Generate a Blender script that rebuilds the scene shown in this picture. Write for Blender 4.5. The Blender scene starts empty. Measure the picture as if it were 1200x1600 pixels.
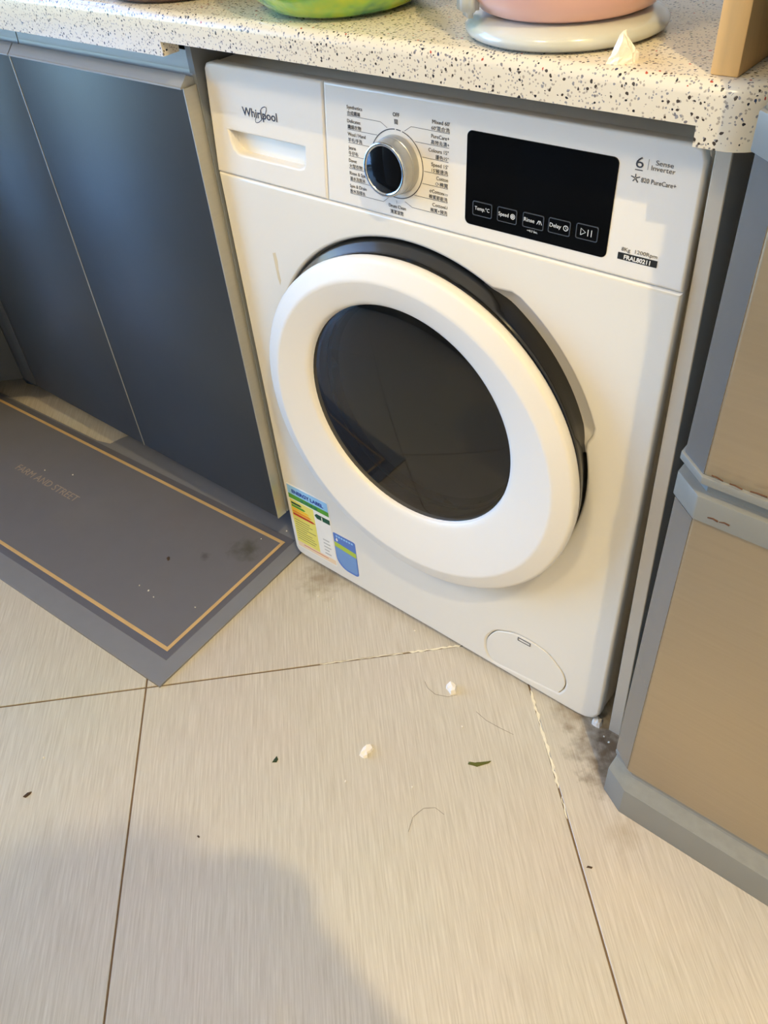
import bpy, bmesh, math, random
from mathutils import Vector, Matrix
random.seed(11)
scene = bpy.context.scene
COL = scene.collection
PI = math.pi

# ------------------------------------------------------------------ camera
CR = ((0.7782912348518449, 0.6238289719878964, -0.07141545673952283),
      (0.3868838675892036, -0.566015660803263, -0.7279746868708177),
      (-0.49455396748182084, 0.5389468298765376, -0.681874392988929))
CC = Vector((0.8158162369280675, -0.6490199906205627, 1.0498104263143513))
CF = 1270.0
cam = bpy.data.cameras.new('camera')
cam.sensor_fit = 'VERTICAL'; cam.sensor_height = 36.0
cam.lens = CF * 36.0 / 1600.0
cam.clip_start = 0.01; cam.clip_end = 100
camo = bpy.data.objects.new('camera', cam); COL.objects.link(camo)
right, down, fwd = Vector(CR[0]), Vector(CR[1]), Vector(CR[2])
camo.matrix_world = Matrix(((right.x, -down.x, -fwd.x, CC.x), (right.y, -down.y, -fwd.y, CC.y),
                            (right.z, -down.z, -fwd.z, CC.z), (0, 0, 0, 1)))
scene.camera = camo

# ------------------------------------------------------------------ world, exposure
scene.view_settings.view_transform = 'Standard'
scene.view_settings.look = 'None'
scene.view_settings.gamma = 1.0
scene.view_settings.use_curve_mapping = False
scene.view_settings.exposure = -0.57
w = bpy.data.worlds.new('sky'); scene.world = w; w.use_nodes = True
nt = w.node_tree; nt.nodes.clear()
sk = nt.nodes.new('ShaderNodeTexSky'); sk.sky_type = 'NISHITA'; sk.sun_disc = False
sk.sun_elevation = math.radians(30); sk.sun_rotation = math.radians(140)
bg = nt.nodes.new('ShaderNodeBackground'); bg.inputs['Strength'].default_value = 4.7; sk.ozone_density = 3.5
wo = nt.nodes.new('ShaderNodeOutputWorld')
tint = nt.nodes.new('ShaderNodeMix'); tint.data_type = 'RGBA'; tint.blend_type = 'MULTIPLY'; tint.inputs[0].default_value = 1.0; tint.inputs[7].default_value = (.70, .98, 1.22, 1)
nt.links.new(sk.outputs[0], tint.inputs[6]); nt.links.new(tint.outputs[2], bg.inputs[0]); nt.links.new(bg.outputs[0], wo.inputs[0])

# ------------------------------------------------------------------ helpers
def U(px, py, axis, val):
    """point where the photo pixel's line of sight meets the plane axis = val"""
    v = right * (px - 600) + down * (py - 800) + fwd * CF
    t = (val - CC[axis]) / v[axis]
    return CC + v * t
def UP(px, py, p0, n):
    v = right * (px - 600) + down * (py - 800) + fwd * CF
    return CC + v * ((p0 - CC).dot(n) / v.dot(n))
def floor_pt(px, py, z=0.0): return U(px, py, 2, z)
def front_pt(px, py, y=0.0): return U(px, py, 1, y)

def lin(r, g, b):
    f = lambda c: (c / 255 / 12.92) if c / 255 <= 0.04045 else ((c / 255 + 0.055) / 1.055) ** 2.4
    return (f(r), f(g), f(b), 1.0)

def mat(name, col, rough=0.5, metal=0.0, noise=0.0, nscale=30, bump=0.0, bscale=200, coat=0.0, spec=0.5, stretch=None, trans=0.0, emit=None, es=0.0):
    m = bpy.data.materials.new(name); m.use_nodes = True
    n = m.node_tree.nodes; l = m.node_tree.links; p = n['Principled BSDF']
    p.inputs['Base Color'].default_value = col
    p.inputs['Roughness'].default_value = rough; p.inputs['Metallic'].default_value = metal
    p.inputs['Specular IOR Level'].default_value = spec
    p.inputs['Coat Weight'].default_value = coat
    p.inputs['Transmission Weight'].default_value = trans
    if emit: p.inputs['Emission Color'].default_value = emit; p.inputs['Emission Strength'].default_value = es
    if noise or bump:
        tc = n.new('ShaderNodeTexCoord'); mp = n.new('ShaderNodeMapping')
        l.new(tc.outputs['Object'], mp.inputs['Vector'])
        if stretch: mp.inputs['Scale'].default_value = stretch
    if noise:
        nz = n.new('ShaderNodeTexNoise'); nz.inputs['Scale'].default_value = nscale; nz.inputs['Detail'].default_value = 5
        l.new(mp.outputs[0], nz.inputs['Vector'])
        mx = n.new('ShaderNodeMix'); mx.data_type = 'RGBA'
        mx.inputs[6].default_value = tuple(c * (1 - noise) for c in col[:3]) + (1,)
        mx.inputs[7].default_value = tuple(min(1, c * (1 + noise)) for c in col[:3]) + (1,)
        l.new(nz.outputs['Fac'], mx.inputs[0]); l.new(mx.outputs[2], p.inputs['Base Color'])
    if bump:
        nb = n.new('ShaderNodeTexNoise'); nb.inputs['Scale'].default_value = bscale; nb.inputs['Detail'].default_value = 3
        l.new(mp.outputs[0], nb.inputs['Vector'])
        bp = n.new('ShaderNodeBump'); bp.inputs['Strength'].default_value = bump; bp.inputs['Distance'].default_value = 0.001
        l.new(nb.outputs['Fac'], bp.inputs['Height']); l.new(bp.outputs[0], p.inputs['Normal'])
    return m

def link(name, me, m=None, parent=None, smooth=False):
    o = bpy.data.objects.new(name, me); COL.objects.link(o)
    if m is not None:
        me.materials.clear(); me.materials.append(m)
    if parent is not None: o.parent = parent
    if smooth:
        me.polygons.foreach_set('use_smooth', [True] * len(me.polygons))
    return o
def smooth_angle(o, deg=35):
    me = o.data
    me.polygons.foreach_set('use_smooth', [True] * len(me.polygons))
    bm = bmesh.new(); bm.from_mesh(me)
    for e in bm.edges:
        if len(e.link_faces) == 2 and e.calc_face_angle(0) > math.radians(deg): e.smooth = False
        elif len(e.link_faces) != 2: e.smooth = False
    bm.to_mesh(me); bm.free()
    return o
def tag(o, label, cat, group=None, kind=None):
    o['label'] = label
    if cat: o['category'] = cat
    if group: o['group'] = group
    if kind: o['kind'] = kind
    return o
def struct(o):
    o['kind'] = 'structure'; return o
def thing(name, label, cat, loc=(0, 0, 0), group=None):
    o = bpy.data.objects.new(name, None); COL.objects.link(o); o.location = loc
    o.empty_display_size = 0.05
    return tag(o, label, cat, group)
def put(o, parent):
    """parent a world-space object under a thing whose empty is not at the origin"""
    o.parent = parent
    o.matrix_parent_inverse = Matrix.Translation(parent.location).inverted()
    return o

def me_bm(bm, name='m'):
    bmesh.ops.recalc_face_normals(bm, faces=bm.faces)
    me = bpy.data.meshes.new(name); bm.to_mesh(me); bm.free(); return me
def box_me(x0, x1, y0, y1, z0, z1, bev=0.0, seg=2):
    bm = bmesh.new(); bmesh.ops.create_cube(bm, size=1)
    for v in bm.verts:
        v.co = Vector(((x0 + x1) / 2 + v.co.x * (x1 - x0), (y0 + y1) / 2 + v.co.y * (y1 - y0), (z0 + z1) / 2 + v.co.z * (z1 - z0)))
    if bev: bmesh.ops.bevel(bm, geom=bm.edges[:], offset=bev, segments=seg, affect='EDGES', profile=0.5)
    return me_bm(bm)
def box(name, x0, x1, y0, y1, z0, z1, m, parent=None, bev=0.0, seg=2):
    o = link(name, box_me(x0, x1, y0, y1, z0, z1, bev, seg), m, None)
    if parent is not None: put(o, parent)
    if bev: smooth_angle(o, 40)
    return o
def prism_me(pts, z0, z1, bev=0.0, seg=2):
    """plan outline (x, y) extruded in z"""
    bm = bmesh.new()
    lo = [bm.verts.new((p[0], p[1], z0)) for p in pts]; hi = [bm.verts.new((p[0], p[1], z1)) for p in pts]
    n = len(pts)
    bm.faces.new(lo[::-1]); bm.faces.new(hi)
    for i in range(n): bm.faces.new((lo[i], lo[(i + 1) % n], hi[(i + 1) % n], hi[i]))
    if bev: bmesh.ops.bevel(bm, geom=bm.edges[:], offset=bev, segments=seg, affect='EDGES', profile=0.5)
    return me_bm(bm)
def prism(name, pts, z0, z1, m, parent=None, bev=0.0, seg=2):
    o = link(name, prism_me(pts, z0, z1, bev, seg), m)
    if parent is not None: put(o, parent)
    if bev: smooth_angle(o, 40)
    return o
def loft_me(rings, close=True, cap0=False, cap1=False):
    bm = bmesh.new(); vr = [[bm.verts.new(p) for p in r] for r in rings]
    for a, b in zip(vr[:-1], vr[1:]):
        n = len(a)
        for i in range(n if close else n - 1):
            bm.faces.new((a[i], a[(i + 1) % n], b[(i + 1) % n], b[i]))
    if cap0: bm.faces.new(vr[0][::-1])
    if cap1: bm.faces.new(vr[-1])
    return me_bm(bm)
def ycirc(cx, cz, r, y, n=96): return [(cx + r * math.cos(2 * PI * i / n), y, cz + r * math.sin(2 * PI * i / n)) for i in range(n)]
def zcirc(cx, cy, r, z, n=64, sy=1.0): return [(cx + r * math.cos(2 * PI * i / n), cy + r * sy * math.sin(2 * PI * i / n), z) for i in range(n)]
def curve_me(cu):
    o = bpy.data.objects.new('tmp', cu)
    me = bpy.data.meshes.new_from_object(o)
    bpy.data.objects.remove(o); bpy.data.curves.remove(cu)
    return me
def plate_me(outlines, thick, bevel, res=2):
    """flat plate with holes, outlines in (x, z), front at y = 0 facing -y"""
    cu = bpy.data.curves.new('tmp', 'CURVE'); cu.dimensions = '2D'; cu.fill_mode = 'BOTH'
    for pts in outlines:
        s = cu.splines.new('POLY'); s.points.add(len(pts) - 1); s.use_cyclic_u = True
        for p, q in zip(s.points, pts): p.co = (q[0], q[1], 0, 1)
    cu.extrude = max(thick / 2 - bevel, 1e-6); cu.bevel_depth = bevel; cu.bevel_resolution = res
    cu.offset = -bevel
    me = curve_me(cu)
    for v in me.vertices:
        x, y, z = v.co; v.co = (x, thick / 2 - z, y)
    return me
def plate(name, outlines, y, thick, bevel, m, parent=None, res=2, sm=True):
    me = plate_me(outlines, thick, bevel, res)
    for v in me.vertices: v.co.y += y
    o = link(name, me, m)
    if parent is not None: o.parent = parent
    if sm and bevel: smooth_angle(o, 40)
    return o
def rrect(x0, x1, z0, z1, r, n=6):
    if not hasattr(r, '__len__'): r = (r,) * 4      # bl, br, tr, tl
    out = []
    for (cx, cz, rr, a0) in ((x0 + r[0], z0 + r[0], r[0], PI), (x1 - r[1], z0 + r[1], r[1], 1.5 * PI),
                             (x1 - r[2], z1 - r[2], r[2], 0), (x0 + r[3], z1 - r[3], r[3], .5 * PI)):
        for i in range(n + 1):
            a = a0 + .5 * PI * i / n
            out.append((cx + rr * math.cos(a), cz + rr * math.sin(a)))
    return out
def text_me(s, size, fit=None, align='LEFT', h=None, bold=0.0, extr=0.00008):
    cu = bpy.data.curves.new('tmp', 'FONT'); cu.body = s; cu.size = size; cu.extrude = extr; cu.offset = bold
    cu.resolution_u = 3
    me = curve_me(cu)
    xs = [v.co.x for v in me.vertices] or [0]; ys = [v.co.y for v in me.vertices] or [0]
    x0, x1 = min(xs), max(xs)
    k = (fit / (x1 - x0)) if fit else 1.0
    kh = (h / (max(ys) - min(ys))) if h else 1.0
    off = {'LEFT': 0, 'RIGHT': -(x1 - x0) * k, 'CENTER': -(x1 - x0) * k / 2}[align]
    for v in me.vertices: v.co = ((v.co.x - x0) * k + off, v.co.y * kh, v.co.z)
    return me
def text_front(name, s, x, z, size, m, parent, fit=None, align='LEFT', h=None, bold=0.0, y=-0.0003):
    me = text_me(s, size, fit, align, h, bold)
    for v in me.vertices: v.co = (v.co.x + x, y - v.co.z, v.co.y + z)
    o = link(name, me, m); o.parent = parent
    return o
def tube_me(pts, r, n=6, closed=False):
    cu = bpy.data.curves.new('tmp', 'CURVE'); cu.dimensions = '3D'; cu.bevel_depth = r; cu.bevel_resolution = max(0, n // 2 - 2)
    s = cu.splines.new('POLY'); s.points.add(len(pts) - 1); s.use_cyclic_u = closed
    for p, q in zip(s.points, pts): p.co = (*q, 1)
    cu.use_fill_caps = True
    return curve_me(cu)
def strip_front(name, pts, wdt, m, parent, y=-0.0003):
    """thin printed line on a front surface, pts in (x, z)"""
    bm = bmesh.new(); prev = None
    P = [Vector((p[0], p[1])) for p in pts]
    for i, p in enumerate(P):
        d = (P[min(i + 1, len(P) - 1)] - P[max(i - 1, 0)]).normalized(); nrm = Vector((-d.y, d.x)) * wdt / 2
        a = bm.verts.new((p.x + nrm.x, y, p.y + nrm.y)); b = bm.verts.new((p.x - nrm.x, y, p.y - nrm.y))
        if prev: bm.faces.new((prev[0], prev[1], b, a))
        prev = (a, b)
    o = link(name, me_bm(bm), m); o.parent = parent
    return o

# ------------------------------------------------------------------ materials
M = {}
M['wall'] = mat('wall_paint', lin(235, 230, 222), .7, noise=.03, nscale=8)
M['ceil'] = mat('ceiling_paint', lin(240, 238, 232), .8, noise=.02, nscale=8)
M['grout'] = mat('grout', lin(120, 100, 78), .9, noise=.35, nscale=60)
M['groutw'] = mat('white_grout', lin(236, 228, 205), .8, noise=.2, nscale=120)
M['white'] = mat('washer_enamel', lin(230, 226, 218), .28, noise=.012, nscale=3, coat=.2)
M['plastic'] = mat('washer_plastic', lin(231, 227, 221), .36, noise=.012, nscale=5)
M['blackgloss'] = mat('black_gloss', lin(14, 15, 18), .12, noise=.2, nscale=20, coat=.3)
M['screen'] = mat('screen_glass', lin(11, 12, 14), .08, noise=.3, nscale=12, spec=.5)
M['chrome'] = mat('chrome', lin(215, 218, 222), .12, 1.0, noise=.03, nscale=40)
M['satin'] = mat('satin_silver', lin(190, 190, 188), .3, .8, noise=.04, nscale=60)
M['ink'] = mat('print_ink', lin(60, 60, 66), .6, noise=.05)
M['inkgrey'] = mat('print_grey', lin(92, 90, 92), .6, noise=.05)
M['navy'] = mat('logo_navy', lin(28, 28, 60), .5, noise=.05)
M['silverink'] = mat('silver_ink', lin(215, 220, 225), .4, noise=.03)
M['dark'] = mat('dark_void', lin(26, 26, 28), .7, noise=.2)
M['gasket'] = mat('rubber_gasket', lin(92, 94, 96), .5, noise=.1, nscale=30)
M['drum'] = mat('drum_steel', lin(150, 150, 150), .3, 1.0, noise=.1, nscale=60)
M['alu'] = mat('aluminium', lin(188, 186, 176), .34, .75, noise=.05, nscale=30, stretch=(1, 1, 12))
M['alur'] = mat('aluminium_rail', lin(168, 168, 164), .42, .3, noise=.05, nscale=30, stretch=(1, 12, 12))
M['door'] = mat('slate_laminate', lin(52, 57, 64), .38, spec=.42, noise=.10, nscale=6, bump=.05, bscale=300)
M['carcass'] = mat('grey_board', lin(128, 132, 136), .5, noise=.06, nscale=20)
M['panelgrey'] = mat('warm_grey_board', lin(196, 187, 173), .45, noise=.05, nscale=10)
M['fridge'] = mat('brushed_fridge', lin(172, 156, 130), .36, .6, noise=.06, nscale=18, bump=.08, bscale=120, stretch=(.6, .6, 14))
M['fridgegrey'] = mat('fridge_grey_trim', lin(134, 134, 128), .42, .1, noise=.06, nscale=20)
M['fridgelight'] = mat('fridge_scuffed_lit_trim', lin(150, 146, 132), .5, .0, noise=.16, nscale=70)  # scuffed ledge; base tone also lightened for the light on its slope
M['fridgeside'] = mat('fridge_side_charcoal', lin(70, 74, 76), .5, noise=.08)
M['fridgeedge'] = mat('fridge_edge_strip', lin(140, 138, 134), .24, .6, noise=.05)
M['rust'] = mat('rust', lin(88, 56, 34), .9, noise=.4, nscale=200)
M['wood'] = mat('raw_wood', lin(222, 178, 116), .6, noise=.16, nscale=8, stretch=(14, 14, 1.2), bump=.15, bscale=40)
M['matborder'] = mat('mat_border', lin(126, 127, 132), .5, noise=.06, nscale=40, bump=.1, bscale=700)
M['matband'] = mat('mat_band', lin(97, 97, 106), .5, noise=.06, nscale=40, bump=.1, bscale=700)
M['gold'] = mat('mat_gold', lin(204, 170, 116), .5, noise=.12, nscale=50)
M['matprint'] = mat('mat_faded_print', lin(162, 146, 130), .6, noise=.3, nscale=120)
M['foam'] = mat('white_foam', lin(240, 234, 226), .9, noise=.05, nscale=80, bump=.4, bscale=260)
M['leaf'] = mat('leaf_green', lin(88, 92, 30), .5, noise=.35, nscale=80)
M['bit'] = mat('brown_bit', lin(70, 52, 34), .8, noise=.3, nscale=120)
M['crumb'] = mat('white_crumb', lin(232, 226, 214), .8, noise=.05)
M['pink'] = mat('pink_plastic', lin(246, 194, 182), .28, noise=.02, nscale=10, coat=.3)
M['palegrey'] = mat('pale_grey_plastic', lin(196, 200, 198), .2, noise=.03, nscale=10, coat=.6)
M['pan'] = mat('brown_enamel', lin(96, 66, 60), .3, noise=.1, nscale=20, coat=.4)
M['rag'] = mat('dark_plastic_film', lin(24, 44, 66), .35, noise=.2, nscale=30)
M['stain'] = mat('rusty_drip', lin(214, 200, 170), .6, noise=.1, nscale=80)
M['hair'] = mat('loose_hair', lin(60, 46, 36), .5, noise=.1)
def pm(name, r, g, b): M[name] = mat('print_' + name, lin(r, g, b), .4, noise=.04, nscale=60)
pm('p_white', 238, 236, 232); pm('p_sky', 150, 200, 240); pm('p_blue', 26, 60, 160); pm('p_green', 86, 160, 50)
pm('p_dkgreen', 20, 78, 56); pm('p_yellow', 232, 222, 112); pm('p_orange', 240, 150, 30); pm('p_amber', 246, 196, 40)
pm('p_red', 196, 52, 32); pm('p_black', 34, 36, 38); pm('p_cream', 240, 214, 180); pm('p_azure', 82, 120, 196)
pm('p_azure2', 110, 150, 205); pm('p_lime', 176, 196, 60); pm('p_teal', 40, 120, 110); pm('p_grey', 190, 188, 186); pm('p_txt', 120, 112, 70)

# tile: beige with fine streaks along the tile, dirt near the appliance feet
def tile_material():
    m = bpy.data.materials.new('beige_tile'); m.use_nodes = True
    n = m.node_tree.nodes; l = m.node_tree.links; p = n['Principled BSDF']
    geo = n.new('ShaderNodeNewGeometry')
    mp = n.new('ShaderNodeMapping'); mp.vector_type = 'POINT'
    mp.inputs['Rotation'].default_value = (0, 0, math.radians(-45)); mp.inputs['Scale'].default_value = (1, 1, 1)
    l.new(geo.outputs['Position'], mp.inputs['Vector'])
    mp2 = n.new('ShaderNodeMapping'); mp2.inputs['Scale'].default_value = (420, 14, 1)
    l.new(mp.outputs[0], mp2.inputs['Vector'])
    nz = n.new('ShaderNodeTexNoise'); nz.inputs['Scale'].default_value = 1.0; nz.inputs['Detail'].default_value = 4; nz.inputs['Roughness'].default_value = .65
    l.new(mp2.outputs[0], nz.inputs['Vector'])
    cr = n.new('ShaderNodeValToRGB'); cr.color_ramp.elements[0].position = .3; cr.color_ramp.elements[1].position = .72
    cr.color_ramp.elements[0].color = lin(190, 182, 166); cr.color_ramp.elements[1].color = lin(217, 211, 198)
    l.new(nz.outputs['Fac'], cr.inputs['Fac'])
    big = n.new('ShaderNodeTexNoise'); big.inputs['Scale'].default_value = 2.2; big.inputs['Detail'].default_value = 3
    l.new(geo.outputs['Position'], big.inputs['Vector'])
    mb = n.new('ShaderNodeMix'); mb.data_type = 'RGBA'; mb.blend_type = 'MULTIPLY'; mb.inputs[0].default_value = .12
    l.new(cr.outputs[0], mb.inputs[6]); l.new(big.outputs['Color'], mb.inputs[7])
    last = mb.outputs[2]
    # grime patches (own shape, stay put)
    for (cx, cy, rad, amt, col) in ((.628, -.012, .075, .85, lin(78, 58, 34)), (.65, -.05, .05, .8, lin(96, 78, 52)),
                                    (.07, -.012, .055, .55, lin(120, 98, 66)), (.70, -.12, .03, .3, lin(140, 116, 80)), (.56, .0, .04, .55, lin(120, 96, 58))):
        vm = n.new('ShaderNodeVectorMath'); vm.operation = 'DISTANCE'; vm.inputs[1].default_value = (cx, cy, 0)
        l.new(geo.outputs['Position'], vm.inputs[0])
        dn = n.new('ShaderNodeTexNoise'); dn.inputs['Scale'].default_value = 55; dn.inputs['Detail'].default_value = 6
        l.new(geo.outputs['Position'], dn.inputs['Vector'])
        ma = n.new('ShaderNodeMath'); ma.operation = 'MULTIPLY_ADD'; ma.inputs[1].default_value = rad * 1.6; l.new(dn.outputs['Fac'], ma.inputs[0]); l.new(vm.outputs['Value'], ma.inputs[2])
        mr = n.new('ShaderNodeMapRange'); mr.inputs['From Min'].default_value = rad * 1.75; mr.inputs['From Max'].default_value = rad * .85
        mr.inputs['To Min'].default_value = 0; mr.inputs['To Max'].default_value = amt
        l.new(ma.outputs[0], mr.inputs['Value'])
        mx = n.new('ShaderNodeMix'); mx.data_type = 'RGBA'; mx.inputs[7].default_value = col
        l.new(mr.outputs[0], mx.inputs[0]); l.new(last, mx.inputs[6]); last = mx.outputs[2]
    l.new(last, p.inputs['Base Color'])
    p.inputs['Roughness'].default_value = .27; p.inputs['Specular IOR Level'].default_value = .7
    bp = n.new('ShaderNodeBump'); bp.inputs['Strength'].default_value = .12; bp.inputs['Distance'].default_value = .0006
    l.new(nz.outputs['Fac'], bp.inputs['Height']); l.new(bp.outputs[0], p.inputs['Normal'])
    return m
M['tile'] = tile_material()

def terrazzo():
    m = bpy.data.materials.new('speckled_solid_surface'); m.use_nodes = True
    n = m.node_tree.nodes; l = m.node_tree.links; p = n['Principled BSDF']
    tc = n.new('ShaderNodeTexCoord'); last = None
    base = lin(218, 210, 194)
    warp = n.new('ShaderNodeTexNoise'); warp.inputs['Scale'].default_value = 180
    l.new(tc.outputs['Object'], warp.inputs['Vector'])
    wv = n.new('ShaderNodeVectorMath'); wv.operation = 'MULTIPLY_ADD'; wv.inputs[1].default_value = (.004, .004, .004)
    l.new(warp.outputs['Color'], wv.inputs[0]); l.new(tc.outputs['Object'], wv.inputs[2])
    prev = None
    for (sc, th, keep, stops) in ((360, .34, .62, [(0, (168, 160, 150)), (.5, (140, 140, 146)), (1, (196, 178, 150))]),
                                  (250, .29, .46, [(0, (40, 40, 48)), (.35, (70, 62, 58)), (.62, (120, 116, 120)), (.84, (56, 66, 100)), (.93, (176, 80, 64)), (1, (60, 50, 44))])):
        vo = n.new('ShaderNodeTexVoronoi'); vo.inputs['Scale'].default_value = sc; l.new(wv.outputs[0], vo.inputs['Vector'])
        sp = n.new('ShaderNodeSeparateColor'); l.new(vo.outputs['Color'], sp.inputs[0])
        a = n.new('ShaderNodeMath'); a.operation = 'LESS_THAN'; a.inputs[1].default_value = th; l.new(vo.outputs['Distance'], a.inputs[0])
        b = n.new('ShaderNodeMath'); b.operation = 'LESS_THAN'; b.inputs[1].default_value = keep; l.new(sp.outputs[0], b.inputs[0])
        c = n.new('ShaderNodeMath'); c.operation = 'MULTIPLY'; l.new(a.outputs[0], c.inputs[0]); l.new(b.outputs[0], c.inputs[1])
        cr = n.new('ShaderNodeValToRGB'); cr.color_ramp.interpolation = 'CONSTANT'
        e = cr.color_ramp.elements; e[0].position = 0; e[0].color = lin(*stops[0][1]); e[1].position = stops[1][0]; e[1].color = lin(*stops[1][1])
        for s in stops[2:-1]:
            x = e.new(s[0]); x.color = lin(*s[1])
        l.new(sp.outputs[1], cr.inputs[0])
        mx = n.new('ShaderNodeMix'); mx.data_type = 'RGBA'; l.new(c.outputs[0], mx.inputs[0]); l.new(cr.outputs[0], mx.inputs[7])
        if prev: l.new(prev, mx.inputs[6])
        else: mx.inputs[6].default_value = base
        prev = mx.outputs[2]
    l.new(prev, p.inputs['Base Color']); p.inputs['Roughness'].default_value = .22
    return m
M['terrazzo'] = terrazzo()

def tinted_glass(name, tint, rough=.02, spec=1.45):
    m = bpy.data.materials.new(name); m.use_nodes = True
    n = m.node_tree.nodes; l = m.node_tree.links; n.clear()
    out = n.new('ShaderNodeOutputMaterial'); mx = n.new('ShaderNodeMixShader'); fr = n.new('ShaderNodeFresnel'); fr.inputs['IOR'].default_value = spec
    tr = n.new('ShaderNodeBsdfTransparent'); tr.inputs[0].default_value = tint
    gl = n.new('ShaderNodeBsdfGlossy'); gl.inputs['Roughness'].default_value = rough
    l.new(fr.outputs[0], mx.inputs[0]); l.new(tr.outputs[0], mx.inputs[1]); l.new(gl.outputs[0], mx.inputs[2]); l.new(mx.outputs[0], out.inputs[0])
    return m
M['doorglass'] = tinted_glass('smoked_glass', (.24, .25, .27, 1), .03, 1.6)
M['bowlglass'] = tinted_glass('bowl_glass', (.86, .88, .88, 1), .03, 1.5)
M['pane'] = tinted_glass('window_glass', (.97, .98, 1, 1), .0, 1.45)

def mat_field():
    m = mat('mat_field', lin(110, 109, 114), .48, noise=.05, nscale=30, bump=.12, bscale=700)
    n = m.node_tree.nodes; l = m.node_tree.links; p = n['Principled BSDF']
    src = p.inputs['Base Color'].links[0].from_socket
    geo = n.new('ShaderNodeNewGeometry'); last = src
    c0 = floor_pt(385, 858, .004)
    for (c, rad, amt, col, ns) in ((c0, .035, .75, lin(72, 72, 60), 60), (floor_pt(270, 815, .004), .05, .3, lin(116, 106, 104), 30),
                                   (floor_pt(320, 870, .004), .012, .6, lin(66, 64, 62), 90), (floor_pt(140, 800, .004), .08, .25, lin(126, 123, 122), 20)):
        vm = n.new('ShaderNodeVectorMath'); vm.operation = 'DISTANCE'; vm.inputs[1].default_value = c; l.new(geo.outputs['Position'], vm.inputs[0])
        dn = n.new('ShaderNodeTexNoise'); dn.inputs['Scale'].default_value = ns; dn.inputs['Detail'].default_value = 6; l.new(geo.outputs['Position'], dn.inputs['Vector'])
        ma = n.new('ShaderNodeMath'); ma.operation = 'MULTIPLY_ADD'; ma.inputs[1].default_value = rad * 2; l.new(dn.outputs['Fac'], ma.inputs[0]); l.new(vm.outputs['Value'], ma.inputs[2])
        mr = n.new('ShaderNodeMapRange'); mr.inputs['From Min'].default_value = rad * 1.9; mr.inputs['From Max'].default_value = rad * 1.0
        mr.inputs['To Max'].default_value = amt; l.new(ma.outputs[0], mr.inputs['Value'])
        mx = n.new('ShaderNodeMix'); mx.data_type = 'RGBA'; mx.inputs[7].default_value = col
        l.new(mr.outputs[0], mx.inputs[0]); l.new(last, mx.inputs[6]); last = mx.outputs[2]
    l.new(last, p.inputs['Base Color'])
    return m
M['matfield'] = mat_field()

def green_glass():
    m = mat('lime_mottled_glass', lin(150, 200, 60), .12, coat=.5)
    n = m.node_tree.nodes; l = m.node_tree.links; p = n['Principled BSDF']
    tc = n.new('ShaderNodeTexCoord'); nz = n.new('ShaderNodeTexNoise'); nz.inputs['Scale'].default_value = 22; nz.inputs['Detail'].default_value = 3
    l.new(tc.outputs['Object'], nz.inputs['Vector'])
    cr = n.new('ShaderNodeValToRGB'); e = cr.color_ramp.elements
    e[0].position = .34; e[0].color = lin(70, 140, 110); e[1].position = .66; e[1].color = lin(206, 220, 50)
    x = e.new(.5); x.color = lin(150, 206, 80)
    l.new(nz.outputs['Fac'], cr.inputs[0]); l.new(cr.outputs[0], p.inputs['Base Color'])
    return m
M['green'] = green_glass()

# ------------------------------------------------------------------ room shell
X0, X1, Y0, Y1, ZC = -1.75, 1.95, -2.3, 0.62, 2.45
floor = struct(link('floor', box_me(X0, X1, Y0, Y1, -0.06, -0.0016), M['grout']))
s45 = math.sqrt(.5)
E1 = Vector((s45, s45)); E2 = Vector((s45, -s45)); TB, TA, PITCH, GAP = -.2492, .2439, .5911, .0026
def clip(poly):
    for (ax, v, s) in ((0, X0, 1), (0, X1, -1), (1, Y0, 1), (1, Y1, -1)):
        out = []
        for i, p in enumerate(poly):
            q = poly[(i + 1) % len(poly)]; a = (p[ax] - v) * s; b = (q[ax] - v) * s
            if a >= 0: out.append(p)
            if a * b < 0:
                t = a / (a - b); out.append(Vector((p[0] + (q[0] - p[0]) * t, p[1] + (q[1] - p[1]) * t)))
        poly = out
        if len(poly) < 3: return None
    return poly
for i in range(-7, 8):
    for j in range(-7, 8):
        a0, a1 = TB + i * PITCH + GAP / 2, TB + (i + 1) * PITCH - GAP / 2
        b0, b1 = TA + j * PITCH + GAP / 2, TA + (j + 1) * PITCH - GAP / 2
        pl = clip([E1 * a + E2 * b for a, b in ((a0, b0), (a1, b0), (a1, b1), (a0, b1))])
        if not pl: continue
        area = abs(sum(pl[k][0] * pl[(k + 1) % len(pl)][1] - pl[(k + 1) % len(pl)][0] * pl[k][1] for k in range(len(pl)))) / 2
        if area < .004: continue
        bm = bmesh.new(); n = len(pl)
        if sum(pl[k][0] * pl[(k + 1) % n][1] - pl[(k + 1) % n][0] * pl[k][1] for k in range(n)) < 0: pl = pl[::-1]
        cen = sum((Vector(p) for p in pl), Vector((0, 0))) / n
        ins = [Vector(p) + (cen - Vector(p)).normalized() * .0008 for p in pl]
        lo = [bm.verts.new((p[0], p[1], -.006)) for p in pl]; mi = [bm.verts.new((p[0], p[1], -.0006)) for p in pl]; hi = [bm.verts.new((p[0], p[1], 0)) for p in ins]
        bm.faces.new(hi)
        for k in range(n):
            k2 = (k + 1) % n
            bm.faces.new((lo[k], lo[k2], mi[k2], mi[k])); bm.faces.new((mi[k], mi[k2], hi[k2], hi[k]))
        link('floor_tile', me_bm(bm), M['tile'], floor)
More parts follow.
